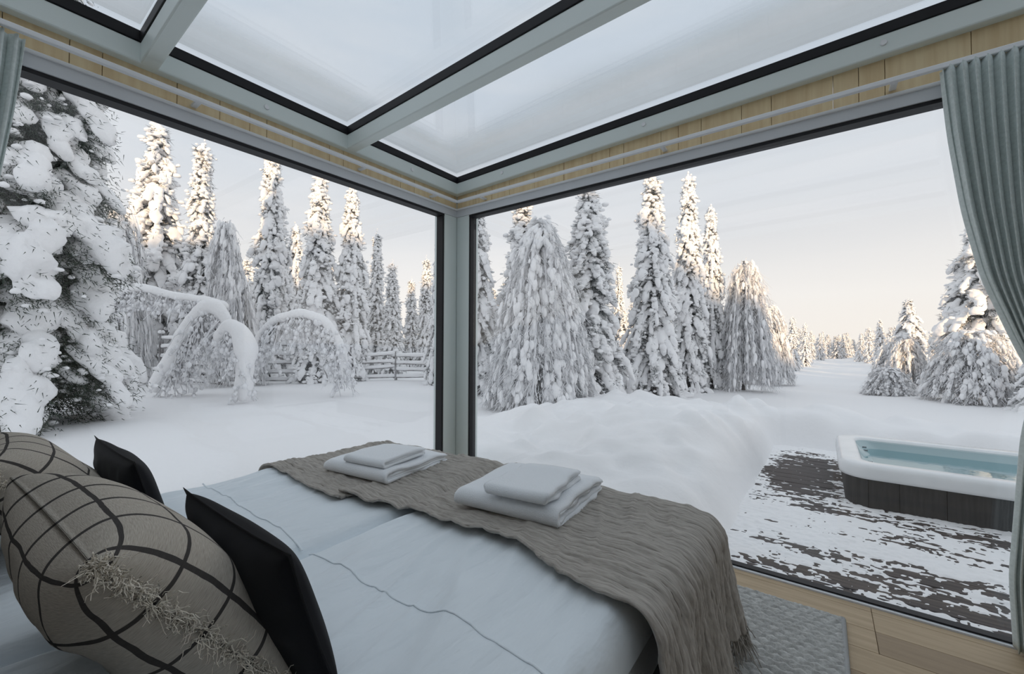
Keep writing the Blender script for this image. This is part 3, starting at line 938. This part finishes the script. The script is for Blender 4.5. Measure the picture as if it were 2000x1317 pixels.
for k in range(10):
    a = math.radians(-44 + 24 * (k + .5 * g.random()) / 10)
    d = 15 + 9 * g.random()
    x = CAM.x + d * math.sin(a); y = CAM.y + d * math.cos(a)
    far_tree(x, y, 2.7 + 1.0 * g.random(), .7 + .2 * g.random(), 'snowy forest spruce filling in behind the weeping birch and broad spruces', 'forest behind the right window row')

# birches bent into arches under snow
def arch(label, pts, rad, n_str, seed, slen=(.3, .9)):
    g = np.random.default_rng(seed)
    P = np.array(pts, float)
    # smooth curve through the points
    t = np.linspace(0, 1, len(P)); tt = np.linspace(0, 1, 40)
    Q = np.column_stack([np.interp(tt, t, P[:, i]) for i in range(3)])
    for _ in range(6): Q[1:-1] = .25 * Q[:-2] + .5 * Q[1:-1] + .25 * Q[2:]
    o = empty('arched_birch', (Q[0, 0], Q[0, 1], float(ground(Q[0, 0], Q[0, 1]))))
    Q0 = Q - np.array(o.location)
    tk = mesh_np('trunk', *tube(Q0, np.linspace(.05, .02, 40), 7))
    link('trunk', tk, MT['bark'], o)
    T = np.gradient(Q0, axis=0); e1, e2, e3 = basis(T, 0)
    s = rad * (1 + .25 * vn(Q0 * 2.2, seed)) * np.linspace(1.15, .75, 40)
    C = Q0 + np.array([0, 0, 1]) * (s * .35)[:, None]
    A = np.stack([e1 * (s * 1.3)[:, None], e2 * (s * .8)[:, None], e3 * s[:, None]], 1)
    sn = mesh_np('snow_load', *blobs(C, A, 3, .12, 4, seed)); link('snow_load', sn, MT['tree_snow'], o)
    i = g.uniform(3, 39, n_str)
    P0 = np.column_stack([np.interp(i, np.arange(40), Q0[:, k]) for k in range(3)]) + g.normal(size=(n_str, 3)) * np.array([.06, .06, .02])
    k = 6
    ln = np.minimum(g.uniform(*slen, n_str), np.maximum(P0[:, 2], .15))
    dv = g.normal(size=(n_str, 3)) * .34; dv[:, 2] = -1
    tl = np.linspace(0, 1, k)
    Ps = P0[:, None] + dv[:, None] * tl[None, :, None] * ln[:, None, None] + g.normal(size=(n_str, k, 3)) * .018
    Rs = g.uniform(.009, .024, (n_str, k)) * (1 - .5 * tl)[None]
    ci = g.integers(0, n_str, n_str * 4); cj = g.integers(0, k, n_str * 4)
    cz = g.uniform(.018, .05, n_str * 4)
    cb = blobs(Ps[ci, cj] + g.normal(size=(n_str * 4, 3)) * .02, np.stack([np.diag([1, 1, 1.7]) * z_ for z_ in cz]), 1, .3, 12, seed)
    st = mesh_np('frosted_twigs', *join([strands(Ps, Rs), cb])); link('frosted_twigs', st, MT['frost_twig'], o)
    tag(o, label, 'tree')
    return o
def wp_at(px, py, d):
    """world point at a depth in front of the viewpoint"""
    v = fw + rt * ((px - 1000) / 813.4) - up * ((py - 658.5) / 813.4)
    return tuple(CAM + v * d)
arch('wide snow-covered birch arch nearest the dark green spruce', [wp_at(185, 700, 9.4), wp_at(195, 625, 9.4), wp_at(230, 575, 9.5), wp_at(280, 566, 9.6), wp_at(330, 582, 9.7), wp_at(390, 590, 9.8), wp_at(432, 600, 9.9)], .16, 170, 41, (.15, .6))
arch('thick leaning snow trunk curving up to the right, left of the snow pillar', [wp_at(318, 752, 8.6), wp_at(345, 710, 8.6), wp_at(365, 660, 8.6), wp_at(388, 622, 8.6), wp_at(412, 606, 8.6), wp_at(440, 625, 8.6), wp_at(446, 680, 8.6)], .20, 230, 42, (.2, .9))
arch('upright snow pillar of a bowed birch between the two arches', [wp_at(474, 765, 7.9), wp_at(474, 720, 7.9), wp_at(473, 680, 7.9), wp_at(466, 655, 7.9), wp_at(448, 644, 7.95), wp_at(435, 660, 8.0)], .20, 80, 43, (.2, .5))
arch('round snowy birch arch touching the ground, nearest the corner post', [wp_at(505, 705, 9.3), wp_at(508, 660, 9.2), wp_at(540, 628, 9.1), wp_at(590, 617, 9.0), wp_at(635, 632, 8.9), wp_at(664, 675, 8.8), wp_at(670, 735, 8.8)], .13, 260, 44, (.2, .75))

# pole fence with snow on every rail
def fence(path, rails, hgt, label):
    f = tag(empty('pole_fence', (path[0][0], path[0][1], float(ground(*path[0])))), label, 'fence')
    o_ = np.array(f.location)
    r = np.random.default_rng(len(path))
    for (a, b_) in zip(path[:-1], path[1:]):
        L = math.dist(a, b_)
        n = max(1, int(round(L / 1.7)))
        for k in range(n):
            p = np.array([a[0] + (b_[0] - a[0]) * k / n, a[1] + (b_[1] - a[1]) * k / n])
            q = np.array([a[0] + (b_[0] - a[0]) * (k + 1) / n, a[1] + (b_[1] - a[1]) * (k + 1) / n])
            for s in (-.05, .05):
                nrm = np.array([-(q - p)[1], (q - p)[0]]) / L * n
                c = np.array([*(p + nrm * s), float(ground(*p))]) - o_
                v, fc = tube([c + [0, 0, -.2], c + [0, 0, hgt + .16]], [.032, .022], 6)
                ps = link('post', mesh_np('post', v, fc), MT['fence'], f)
                v, fc = blobs([c + [0, 0, hgt + .18]], [np.diag([.05, .05, .07])], 2, .2, 9, k)
                link('snow_cap', mesh_np('snow_cap', v, fc), MT['tree_snow'], ps)
            for m in range(rails):
                z = .12 + (hgt - .12) * m / (rails - 1)
                t = np.linspace(-.04, 1.04, 14)[:, None]
                C = np.column_stack([p + (q - p) * t, np.full(14, z + float(ground(*p)))]) - o_
                C[:, 2] += r.normal() * .02 + np.linspace(0, r.normal() * .05, 14)
                v, fc = tube(C, .03, 6)
                rl = link('rail', mesh_np('rail', v, fc), MT['fence'], f)
                s = .052 * (1 + .35 * vn(C * 4, m))
                v, fc = tube(C + np.array([0, 0, .045]), s, 8)
                link('snow_cap', mesh_np('snow_cap', v, fc), MT['tree_snow'], rl)
fence([(-12.1, 1.0), (-10.9, 2.0), (-9.6, 3.6)], 6, 1.25, 'snow-loaded pole fence with many rails behind the birch arches')
fence([(-9.6, 3.6), (-8.1, 5.7), (-6.3, 7.0), (-4.6, 7.6)], 4, .72, 'low snow-loaded pole fence running up to the corner post and past it')

# ------------------------------------------------------------------ rug
nx, ny = 100, 430
RX0, RX1, RY0, RY1 = 1.89, 2.405, -2.7, -.222
X = np.linspace(RX0, RX1, nx); Yv = np.linspace(RY0, RY1, ny)
XX, YY = np.meshgrid(X, Yv, indexing='ij')
row = YY / .034
zig = .55 * np.abs(((XX / .046 + .5 * np.floor(row)) % 1) * 2 - 1)
hgt = np.abs(np.sin((row + zig * .9) * np.pi)) ** .7
ZZ = .004 + .018 * hgt + .003 * n2(XX, YY, 60, 61)
edge = np.minimum(np.minimum(XX - RX0, RX1 - XX), np.minimum(YY - RY0, RY1 - YY))
ZZ = np.where(edge < .001, .001, ZZ)
rug = tag(empty('woven_rug'), 'chunky grey woven wool rug beside the bed', 'rug')
link('weave', mesh_np('weave', np.stack([XX, YY, ZZ], -1), grid_faces(nx, ny)), MT['rug'], rug)
v, fc = tube([(RX1, RY0, .010), (RX1, RY1, .010)], .010, 8); link('binding', mesh_np('binding', v, fc), MT['rug_edge'], rug)
v, fc = tube([(RX0, RY1, .008), (RX1, RY1, .008)], .008, 8); link('binding', mesh_np('binding', v, fc), MT['rug_edge'], rug)

# ------------------------------------------------------------------ bed
BX0, BX1, BYF, BYH = .10, 2.00, -.74, -2.78      # left, right, foot, head
bed = tag(empty('double_bed', (1.05, -1.75, 0)), 'double bed with dark base standing in the glazed corner', 'bed')
def bpart(name, x0, x1, y0, y1, z0, z1, m, bev):
    me = box_me(name, x0 - 1.05, x1 - 1.05, y0 + 1.75, y1 + 1.75, z0, z1, bev, 3, True)
    return link(name, me, m, bed)
bpart('bed_base', BX0 + .03, BX1 - .05, BYH, BYF - .03, .06, .235, MT['bedbase'], .012)
bpart('mattress', BX0 + .02, BX0 + .955, BYH + .01, BYF - .02, .236, .40, MT['mattress'], .05)
bpart('mattress', BX0 + .957, BX1 - .01, BYH + .01, BYF - .02, .236, .40, MT['mattress'], .05)
for xx in (BX0 + .12, BX1 - .15):
    for yy in (BYH + .1, BYF - .14):
        v, fc = tube([(xx - 1.05, yy + 1.75, 0), (xx - 1.05, yy + 1.75, .062)], .025, 10)
        link('leg', mesh_np('leg', v, fc), MT['bedbase'], bed)
bpart('headboard', BX0 + .01, BX1 + .03, BYH - .09, BYH - .005, .06, 1.02, MT['bedbase'], .02)

def bedz(x, y):
    """top of the made bed"""
    x = np.asarray(x, float); y = np.asarray(y, float)
    z = .487 + .014 * n2(x, y, 1.7, 71) - .018 * np.exp(-((x - 1.045) / .035) ** 2)
    z = z + .009 * n2(x * 1.0 + y * .35, y * .25, 12, 72) * (.6 + .5 * n2(x, y, 2.3, 76)) + .008 * n2(x + .5 * y, y * .3, 5, 73) + .0028 * n2(x + .2 * y, y * .15, 36, 74)
    c1 = n2(x * 1.0 + y * .45 + .06 * n2(x, y, 4, 77), y * .22 + 5, 6.5, 78)
    c2 = n2(x * .9 + y * .25, y * .2 + x * .1, 15, 79)
    z = z + .022 * (1 - np.abs(c1)) ** 4 * (.5 + .5 * n2(x, y, 1.6, 80)) + .011 * (1 - np.abs(c2)) ** 3 * (.5 + .5 * n2(x, y, 3, 82))
    return z
def duvet(x0, x1, label, seed):
    nu, nv = 150, 170
    d = tag(empty('duvet', ((x0 + x1) / 2, -1.7, .40)), label, 'duvet', None)
    u = np.linspace(0, 1, nu); v = np.linspace(0, 1, nv)
    U, Vv = np.meshgrid(u, v, indexing='ij')
    y0, y1 = -2.62, BYF + .02
    # cross-section: rounded edges turned down on both sides and at the ends
    w = x1 - x0; e = .06
    def prof(a, n):
        s = (a - .5) * 2
        return np.sign(s) * (1 - (1 - np.abs(s)) ** 1.0) , 1 - np.abs(s)
    X = x0 + w * U; Y = y0 + (y1 - y0) * Vv
    ex = np.minimum(U, 1 - U) * w; ey = np.minimum(Vv, 1 - Vv) * (y1 - y0)
    rx = np.clip(ex / e, 0, 1); ry = np.clip(ey / e, 0, 1)
    fall = np.sqrt(np.clip(1 - (1 - rx) ** 2, 0, 1)) * np.sqrt(np.clip(1 - (1 - ry) ** 2, 0, 1))
    Z = .402 + (bedz(X, Y) - .402) * fall
    Vt = np.stack([X - d.location.x, Y - d.location.y, Z - .40], -1).reshape(-1, 3)
    Vb = Vt.copy(); Vb[:, 2] = .0015
    n = nu * nv
    F = [grid_faces(nu, nv), grid_faces(nu, nv)[:, ::-1] + n]
    link('cover', mesh_np('cover', np.concatenate([Vt, Vb]), F), MT['sheet'], d)
    # raised seam across the cover
    xs = np.linspace(x0 + .03, x1 - .02, 90)
    ysx = -1.725 + .018 * n2(xs, xs * 0, 4, seed) + .005 * n2(xs, xs * 0, 9, seed + 1)
    v_, f_ = tube(np.column_stack([xs - d.location.x, ysx - d.location.y, bedz(xs, ysx) - .40]), .0036, 8)
    zc = np.tile(bedz(xs, ysx) - .40, 8); v_[:, 2] = zc + (v_[:, 2] - zc) * .5 + .0010
    link('seam_piping', mesh_np('seam_piping', v_, f_), MT['sheet'], d)
    return d
duvet(BX0, 1.044, 'white cotton duvet on the window side of the bed', 81)
duvet(1.046, BX1, 'white cotton duvet on the near right side of the bed', 85)

# ------------------------------------------------------------------ throws
def throw(name, label, s0, s1, over_right, over_left, lift, seed, near):
    """s runs across the bed (x), t from the near hem to the foot (y); wraps down over edges"""
    nu, nv = (300 if over_right else 130), 290
    xr = BX1 - .015; yf = BYF - .005; xl = BX0 + .02
    S = np.linspace(s0, s1, nu); T = np.linspace(0, 1, nv)
    SS, TT = np.meshgrid(S, T, indexing='ij')
    hem = near(SS)
    tl = yf + .22
    YY = hem + (tl - hem) * TT
    cr = (.0064 * n2(SS * .07 + .3, YY + .012 * n2(SS, YY, 3, seed), 85, seed + 1) + .0046 * n2(SS * .10, YY, 135, seed + 2)) 
    cr = cr + .006 * n2(SS * .35 + YY, YY - .3 * SS, 6, seed + 3) + .0012 * n2(SS, YY, 90, seed + 4)
    ds_ = np.maximum(0, SS - xr); dl = np.maximum(0, xl - SS); dt = np.maximum(0, YY - yf)
    # soft shoulder
    k = .07
    def bend(d):
        a = np.minimum(d / k, np.pi / 2)
        o_ = k * np.sin(a); z_ = k * (1 - np.cos(a)) + np.maximum(0, d - k * np.pi / 2)
        return o_, z_
    both = np.hypot(ds_, dt)
    ox, zx = bend(np.where(dt > 0, both, ds_))
    ang = np.arctan2(dt, np.maximum(ds_, 1e-9))
    flare = .18 * np.maximum(0, both - k)
    cx = np.where((ds_ > 0) | (dt > 0), np.cos(ang), 0); cy = np.where((ds_ > 0) | (dt > 0), np.sin(ang), 0)
    ol, zl = bend(dl)
    fold = .018 * np.sin((YY * 22 + .8 * n2(SS, YY, 3, seed + 5))) * np.clip((ds_ - .1) / .25, 0, 1)
    X = np.clip(SS, xl, xr) + cx * (ox + flare * .9) - ol + (cr * 1.6 + fold) * np.clip(ds_ / .1, 0, 1)
    Y = np.minimum(YY, yf) + cy * (ox + flare) + .05 * np.clip(ds_ - .12, 0, 1) * (TT - .5)
    top = bedz(np.clip(SS, xl, xr), np.minimum(YY, yf)) + lift
    Z = top - np.maximum(zl, zx) + cr * (1 - np.clip((ds_ + dt) / .1, 0, 1) * .8)
    Z = Z + .010 * np.exp(-((TT) / .025) ** 2)         # thick turned hem
    Z = np.maximum(Z, .020)
    loc = Vector((float(np.mean((s0, min(s1, xr)))), -1.1, .5))
    o = tag(empty(name, loc), label, 'throw blanket')
    Vx = np.stack([X, Y, Z], -1).reshape(-1, 3) - np.array(loc)
    me = mesh_np('cloth', Vx, grid_faces(nu, nv))
    c = link('cloth', me, MT['throw'], o)
    sm = c.modifiers.new('thickness', 'SOLIDIFY'); sm.thickness = .008; sm.offset = 1
    W = np.stack([X, Y, Z], -1)
    return o, W, loc
def near_r(s): return -1.415 + .045 * np.sin((s - .9) * 4.0) + .012 * np.sin(s * 13) - .04 * sstep(1.7, 2.0, s)
def near_l(s): return -1.475 + .02 * np.sin(s * 6)
tl_, Wl, ll = throw('throw_blanket', 'taupe gauze throw folded over the window side of the bed foot', -.06, .80, False, True, .006, 91, near_l)
tr_, Wr, lr = throw('throw_blanket', 'taupe gauze throw hanging down the near right side of the bed', .745, 2.38, True, False, .016, 95, near_r)
def fringe(parent, loc, starts, down, n, ln, seed, w=.0022):
    r = np.random.default_rng(seed)
    i = r.integers(0, len(starts), n)
    P0 = starts[i] + r.normal(size=(n, 3)) * .004 - np.array(loc)
    k = 5
    t = np.linspace(0, 1, k)
    dv = np.array(down)[None] + r.normal(size=(n, 3)) * .28
    L = r.uniform(ln * .6, ln * 1.2, n)
    Ps = P0[:, None] + dv[:, None] * t[None, :, None] * L[:, None, None] + np.cumsum(r.normal(size=(n, k, 3)) * .0022, 1)
    zmin = .004 - loc[2]
    Ps[..., 2] = np.maximum(Ps[..., 2], zmin)
    Rs = np.full((n, k), w) * (1 - .4 * t)[None]
    return link('fringe', mesh_np('fringe', *strands(Ps, Rs, 4)), MT['throw'], parent)
fringe(tr_, lr, Wr[-1], (.15, .15, -1), 320, .085, 5, .0028)
fringe(tr_, lr, Wr[0, 10:150], (-.8, 0, -.15), 170, .022, 6, .0018)

# ------------------------------------------------------------------ folded towels
def towel(name, label, cx, cy, z, w, d, rz, layers, th_, seed, group=None, plies=2):
    """ribbon of terry folded in nested loops; folds face the viewer, layers show on the right end"""
    o = tag(empty(name, (cx, cy, z), rz), label, 'towel', group)
    def uloop(y0, y1, zb, zt, t):
        """outline of a U-shaped ply: closed at the near side (y0), open at y1"""
        n = 10
        out, inn = [], []
        zc = (zb + zt) / 2; R = (zt - zb) / 2
        out.append((y1, zb))
        for k in range(n + 1):
            a = -np.pi / 2 - np.pi * k / n
            out.append((y0 + R + R * np.cos(a) * 1.0, zc + R * np.sin(a)))
        out.append((y1, zt))
        r2 = max(R - t, .001)
        inn.append((y1, zt - t))
        for k in range(n + 1):
            a = np.pi / 2 + np.pi * k / n
            inn.append((y0 + R + r2 * np.cos(a), zc + r2 * np.sin(a)))
        inn.append((y1, zb + t))
        # subdivide the long runs
        P = out + inn
        Q = []
        for a, b_ in zip(P, P[1:] + P[:1]):
            m = max(1, int(abs(b_[0] - a[0]) / .02))
            for k in range(m): Q.append((a[0] + (b_[0] - a[0]) * k / m, a[1] + (b_[1] - a[1]) * k / m))
        return np.array(Q)
    H = layers * th_
    for q in range(plies):
        ins = q * th_ * 1.04
        pr = uloop(-d / 2 + ins * 1.1, d / 2 - .012 * q, ins + .0005, H - ins, th_ * .97)
        nx = 26
        xs = np.linspace(-w / 2, w / 2, nx)
        ed = (1 - np.clip((w / 2 - np.abs(xs)) / .012, 0, 1)) ** 2
        n = len(pr)
        V = []
        for x, e in zip(xs, ed):
            c = pr.mean(0)
            yy = pr[:, 0] + .010 * n2(np.full(n, x), pr[:, 0], 7, seed + q) * (pr[:, 1] / H) 
            zz = pr[:, 1] * (1 + .16 * n2(np.full(n, x) + seed, pr[:, 0], 6, seed + q + 3)) * (1 - .12 * e)
            xx = x + .012 * n2(pr[:, 0] * 1.0, pr[:, 1] * 3, 16, seed + q + 5) * np.sign(x) * (abs(x) / (w / 2)) ** 4 - np.sign(x) * .006 * q
            zz = np.maximum(zz - .25 * H * sstep(.30, .5, np.abs(pr[:, 0] / d)) * sstep(.3, 1, pr[:, 1] / H) * (pr[:, 0] > 0), 0)
            V.append(np.column_stack([xx, yy, zz]))
        V = np.concatenate(V)
        i = np.arange(nx - 1)[:, None]; j = np.arange(n)[None]
        F4 = np.stack([i * n + j, i * n + (j + 1) % n, (i + 1) * n + (j + 1) % n, (i + 1) * n + j], -1).reshape(-1, 4)
        # end caps as strips between outer and inner outline
        caps = []
        h = n // 2
        for s_, b_ in ((0, 0), (1, (nx - 1) * n)):
            for k in range(h):
                f = [b_ + k, b_ + k + 1, b_ + n - 2 - k if n - 2 - k > k + 1 else b_ + k + 1, b_ + n - 1 - k]
                if len(set(f)) == 4: caps.append(f if s_ else f[::-1])
        link('fold', mesh_np('fold', V, np.concatenate([F4, np.array(caps)])), MT['towel'], o)
    return o
def ztop(x, y, l): return float(bedz(x, y)) + l
TG = None
za = ztop(.58, -1.08, .020)
towel('bath_towel', 'folded white bath towel on the throw, nearer the window', .585, -1.08, za, .40, .44, .12, 4, .0145, 3)
towel('hand_towel', 'small folded white towel lying on the bath towel nearer the window', .635, -1.13, za + .060, .235, .30, .15, 3, .0135, 13)
zb = ztop(1.44, -1.03, .026)
towel('bath_towel', 'folded white bath towel on the throw, nearer the right side of the bed', 1.425, -1.03, zb, .42, .45, .10, 5, .0145, 23)
towel('hand_towel', 'small folded white towel lying on the bath towel nearer the right side', 1.485, -1.10, zb + .075, .235, .33, .13, 3, .0145, 33)

# ------------------------------------------------------------------ cushions and pillows
def cushion(name, label, loc, size, tilt, rz, m, cat, th_=.17, n=72, flange=0.0, seed=1, roll=0.0, wr=.010, pw=3.0, ku=6, kv=5):
    w, h = size
    o = tag(empty(name, loc), label, cat)
    o.rotation_euler = (tilt, roll, rz)
    u = np.sin(np.linspace(-1, 1, n) * np.pi / 2)
    U, Vv = np.meshgrid(u, u, indexing='ij')
    def q(s): return np.sqrt(np.clip(1 - np.abs(s) ** pw, 0, 1))
    puff = (q(U) * q(Vv)) ** .85
    # sides pulled in between the corners
    px = U * (1 - .07 * (1 - Vv ** 2) * np.abs(U) ** 3); pz = Vv * (1 - .07 * (1 - U ** 2) * np.abs(Vv) ** 3)
    if flange:
        s = 1 - flange
        puff = (q(np.clip(U / s, -1, 1)) * q(np.clip(Vv / s, -1, 1))) ** .85
    X = px * w / 2; Z = h / 2 + pz * h / 2
    wrn = wr * n2(X * 1.3, Z, 9, seed) + wr * .6 * n2(X, Z * 1.5, 19, seed + 1)
    a = np.stack([X, -(th_ / 2 * puff + wrn * puff + .0006), Z], -1)
    b_ = np.stack([X, (th_ / 2 * puff + wr * n2(X, Z, 8, seed + 4) * puff + .0006), Z], -1)
    V = np.concatenate([a.reshape(-1, 3), b_.reshape(-1, 3)])
    F1 = grid_faces(n, n); F2 = grid_faces(n, n)[:, ::-1] + n * n
    bi = [i * n for i in range(n)] + [(n - 1) * n + j for j in range(1, n)] + [i * n + n - 1 for i in range(n - 2, -1, -1)] + [j for j in range(n - 2, 0, -1)]
    k = len(bi)
    Fs = np.array([[bi[i], bi[(i + 1) % k], bi[(i + 1) % k] + n * n, bi[i] + n * n] for i in range(k)])
    # cloth coordinates in metres, measured along the surface
    def arc(line):
        d = np.concatenate([[0], np.cumsum(np.linalg.norm(np.diff(line, axis=0), axis=1))])
        return d - d[n // 2]
    au, av = arc(a[:, n // 2]), arc(a[n // 2, :])
    AU, AV = np.meshgrid(au, av, indexing='ij')
    AU = (AU - au[0]) / (au[-1] - au[0]) * ku; AV = (AV - av[0]) / (av[-1] - av[0]) * kv
    uv = np.concatenate([np.stack([AU, AV], -1).reshape(-1, 2)] * 2)
    link('cover', mesh_np('cover', V, np.concatenate([F1, F2, Fs]), uv=uv), m, o)
    return o, a, b_
def cushion_fringe(o, edge, seed, n=800, dirv=(1, 0, .15)):
    r = np.random.default_rng(seed)
    i = r.uniform(0, len(edge) - 1.001, n)
    i0 = i.astype(int); f = (i - i0)[:, None]
    clump = .012 * np.sin(i * 2.1)[:, None] * np.array([[0, 1, 0]])
    P0 = edge[i0] * (1 - f) + edge[i0 + 1] * f + clump * .5
    k = 6
    t = np.linspace(0, 1, k)
    L = r.uniform(.006, .024, n) * (.6 + .5 * np.sin(i * 1.3) ** 2)
    dv = np.array(dirv)[None] * .7 + r.normal(size=(n, 3)) * .55
    Ps = P0[:, None] + dv[:, None] * t[None, :, None] * L[:, None, None] + np.cumsum(r.normal(size=(n, k, 3)) * .0030, 1)
    A = Ps.reshape(-1, 3)
    # ring in the plane across the edge direction
    th = np.linspace(0, 2 * np.pi, 3, endpoint=False)
    ring = np.stack([0 * th, np.cos(th), np.sin(th)], -1)
    R = (.0010 * (1 - .5 * t))[None, :, None, None]
    V = (Ps[:, :, None] + R * ring[None, None]).reshape(-1, 3)
    j = np.arange(k - 1)[:, None]; s = np.arange(3)[None]
    fc = np.stack([j * 3 + s, j * 3 + (s + 1) % 3, (j + 1) * 3 + (s + 1) % 3, (j + 1) * 3 + s], -1).reshape(-1, 4)
    F = (fc[None] + (np.arange(n) * k * 3)[:, None, None]).reshape(-1, 4)
    link('fringe', mesh_np('fringe', V, F), MT['fringe'], o)

cushion('bed_pillow', 'large grey linen pillow leaning on the headboard behind the near plaid cushion', (1.47, -2.38, .50), (.80, .55), math.radians(38), 0, MT['linen'], 'pillow', .20, seed=4)
cushion('bed_pillow', 'large grey linen pillow leaning on the headboard on the window side', (.56, -2.38, .50), (.80, .55), math.radians(38), 0, MT['linen'], 'pillow', .20, seed=9)
cushion('black_pillow', 'black cotton pillow tucked in front of the near plaid cushion', (1.365, -1.958, .448), (.54, .34), math.radians(18), 0, MT['black_cloth'], 'pillow', .10, flange=.06, seed=5)
cushion('black_pillow', 'black cotton pillow peeking out beside the far plaid cushion at the window', (.37, -1.972, .448), (.60, .33), math.radians(17), 0, MT['black_cloth'], 'pillow', .10, flange=.06, seed=6)
o, a, b_ = cushion('plaid_cushion', 'large checked linen cushion with frayed seam in front, nearest the viewer', (1.25, -2.038, .487), (.64, .44), math.radians(38), math.radians(3), MT['plaid'], 'cushion', .225, seed=7, wr=.012, pw=2.4)
cushion_fringe(o, a[-1], 7)
o, a, b_ = cushion('plaid_cushion', 'checked linen cushion further back at the left edge, by the window', (.36, -2.09, .476), (.58, .43), math.radians(38), math.radians(-2), MT['plaid'], 'cushion', .23, seed=8, wr=.012, pw=2.4)
cushion_fringe(o, a[-1], 8)

# ------------------------------------------------------------------ curtains
def curtain(name, label, side):
    c = tag(empty(name), label, 'curtain')
    nu, nv = 420, 70
    zt = 2.222; zb_ = .015
    u = np.linspace(0, 1, nu); v = np.linspace(0, 1, nv)
    U, Vv = np.meshgrid(u, v, indexing='ij')
    Z = zt + (zb_ - zt) * Vv
    zk = [0, .27, .8, 1.0, 1.1, 1.38, 1.65, 1.95, 2.2, 2.3]
    lead = np.interp(Z, zk, [2.905, 2.895, 2.93, 2.965, 2.925, 2.838, 2.79, 2.755, 2.735, 2.733])
    for _ in range(3): lead[:, 1:-1] = .25 * lead[:, :-2] + .5 * lead[:, 1:-1] + .25 * lead[:, 2:]
    trail = np.interp(Z, zk, [3.24, 3.24, 3.2, 3.14, 3.15, 3.2, 3.26, 3.32, 3.36, 3.36])
    A = lead + (trail - lead) * U
    nf = 19
    ph = U * nf * 2 * np.pi + .5 * n2(U * 6, Vv * 1.5, 1, 3) + .25 * np.sin(Vv * 5)
    amp = np.interp(Z, zk, [.035, .034, .028, .020, .022, .028, .032, .034, .030, .028])
    depth = .030 * np.sin(ph) * (amp / .03) + .006 * n2(U * 30, Vv * 4, 1, 4)
    A = A + .006 * np.sin(ph * 2 + .7)
    B = -.078 + depth - .01 * (1 - np.abs(Z - 1) / 1.2)
    B = np.minimum(B, -.026)
    if side == 'R': V = np.stack([A, B, Z], -1)
    else: V = np.stack([.012 + (-B - .026) * .62, -(A - 2.733) * 1.0 - 2.262, Z], -1)
    cl = link('cloth', mesh_np('cloth', V, grid_faces(nu, nv)), MT['curtain'], c)
    sm = cl.modifiers.new('thickness', 'SOLIDIFY'); sm.thickness = .003
    # tie-back
    if side == 'R': P = [(2.955 + .20 * (.5 - .5 * math.cos(t)), -.078 - .048 * math.sin(t), 1.0 + .03 * (.5 - .5 * math.cos(t))) for t in np.linspace(0, 2 * np.pi, 24)]
    else: P = [(.045 + .034 * math.sin(t), -2.485 - .20 * (.5 - .5 * math.cos(t)), 1.0 + .03 * (.5 - .5 * math.cos(t))) for t in np.linspace(0, 2 * np.pi, 24)]
    vv, ff = tube(P, .012, 8)
    link('tie_back', mesh_np('tie_back', vv, ff), MT['curtain'], c)
curtain('curtain', 'grey-green pleated curtain tied back at the right end of the window', 'R')
curtain('curtain', 'grey-green curtain at the far left end of the rail, mostly out of view', 'L')
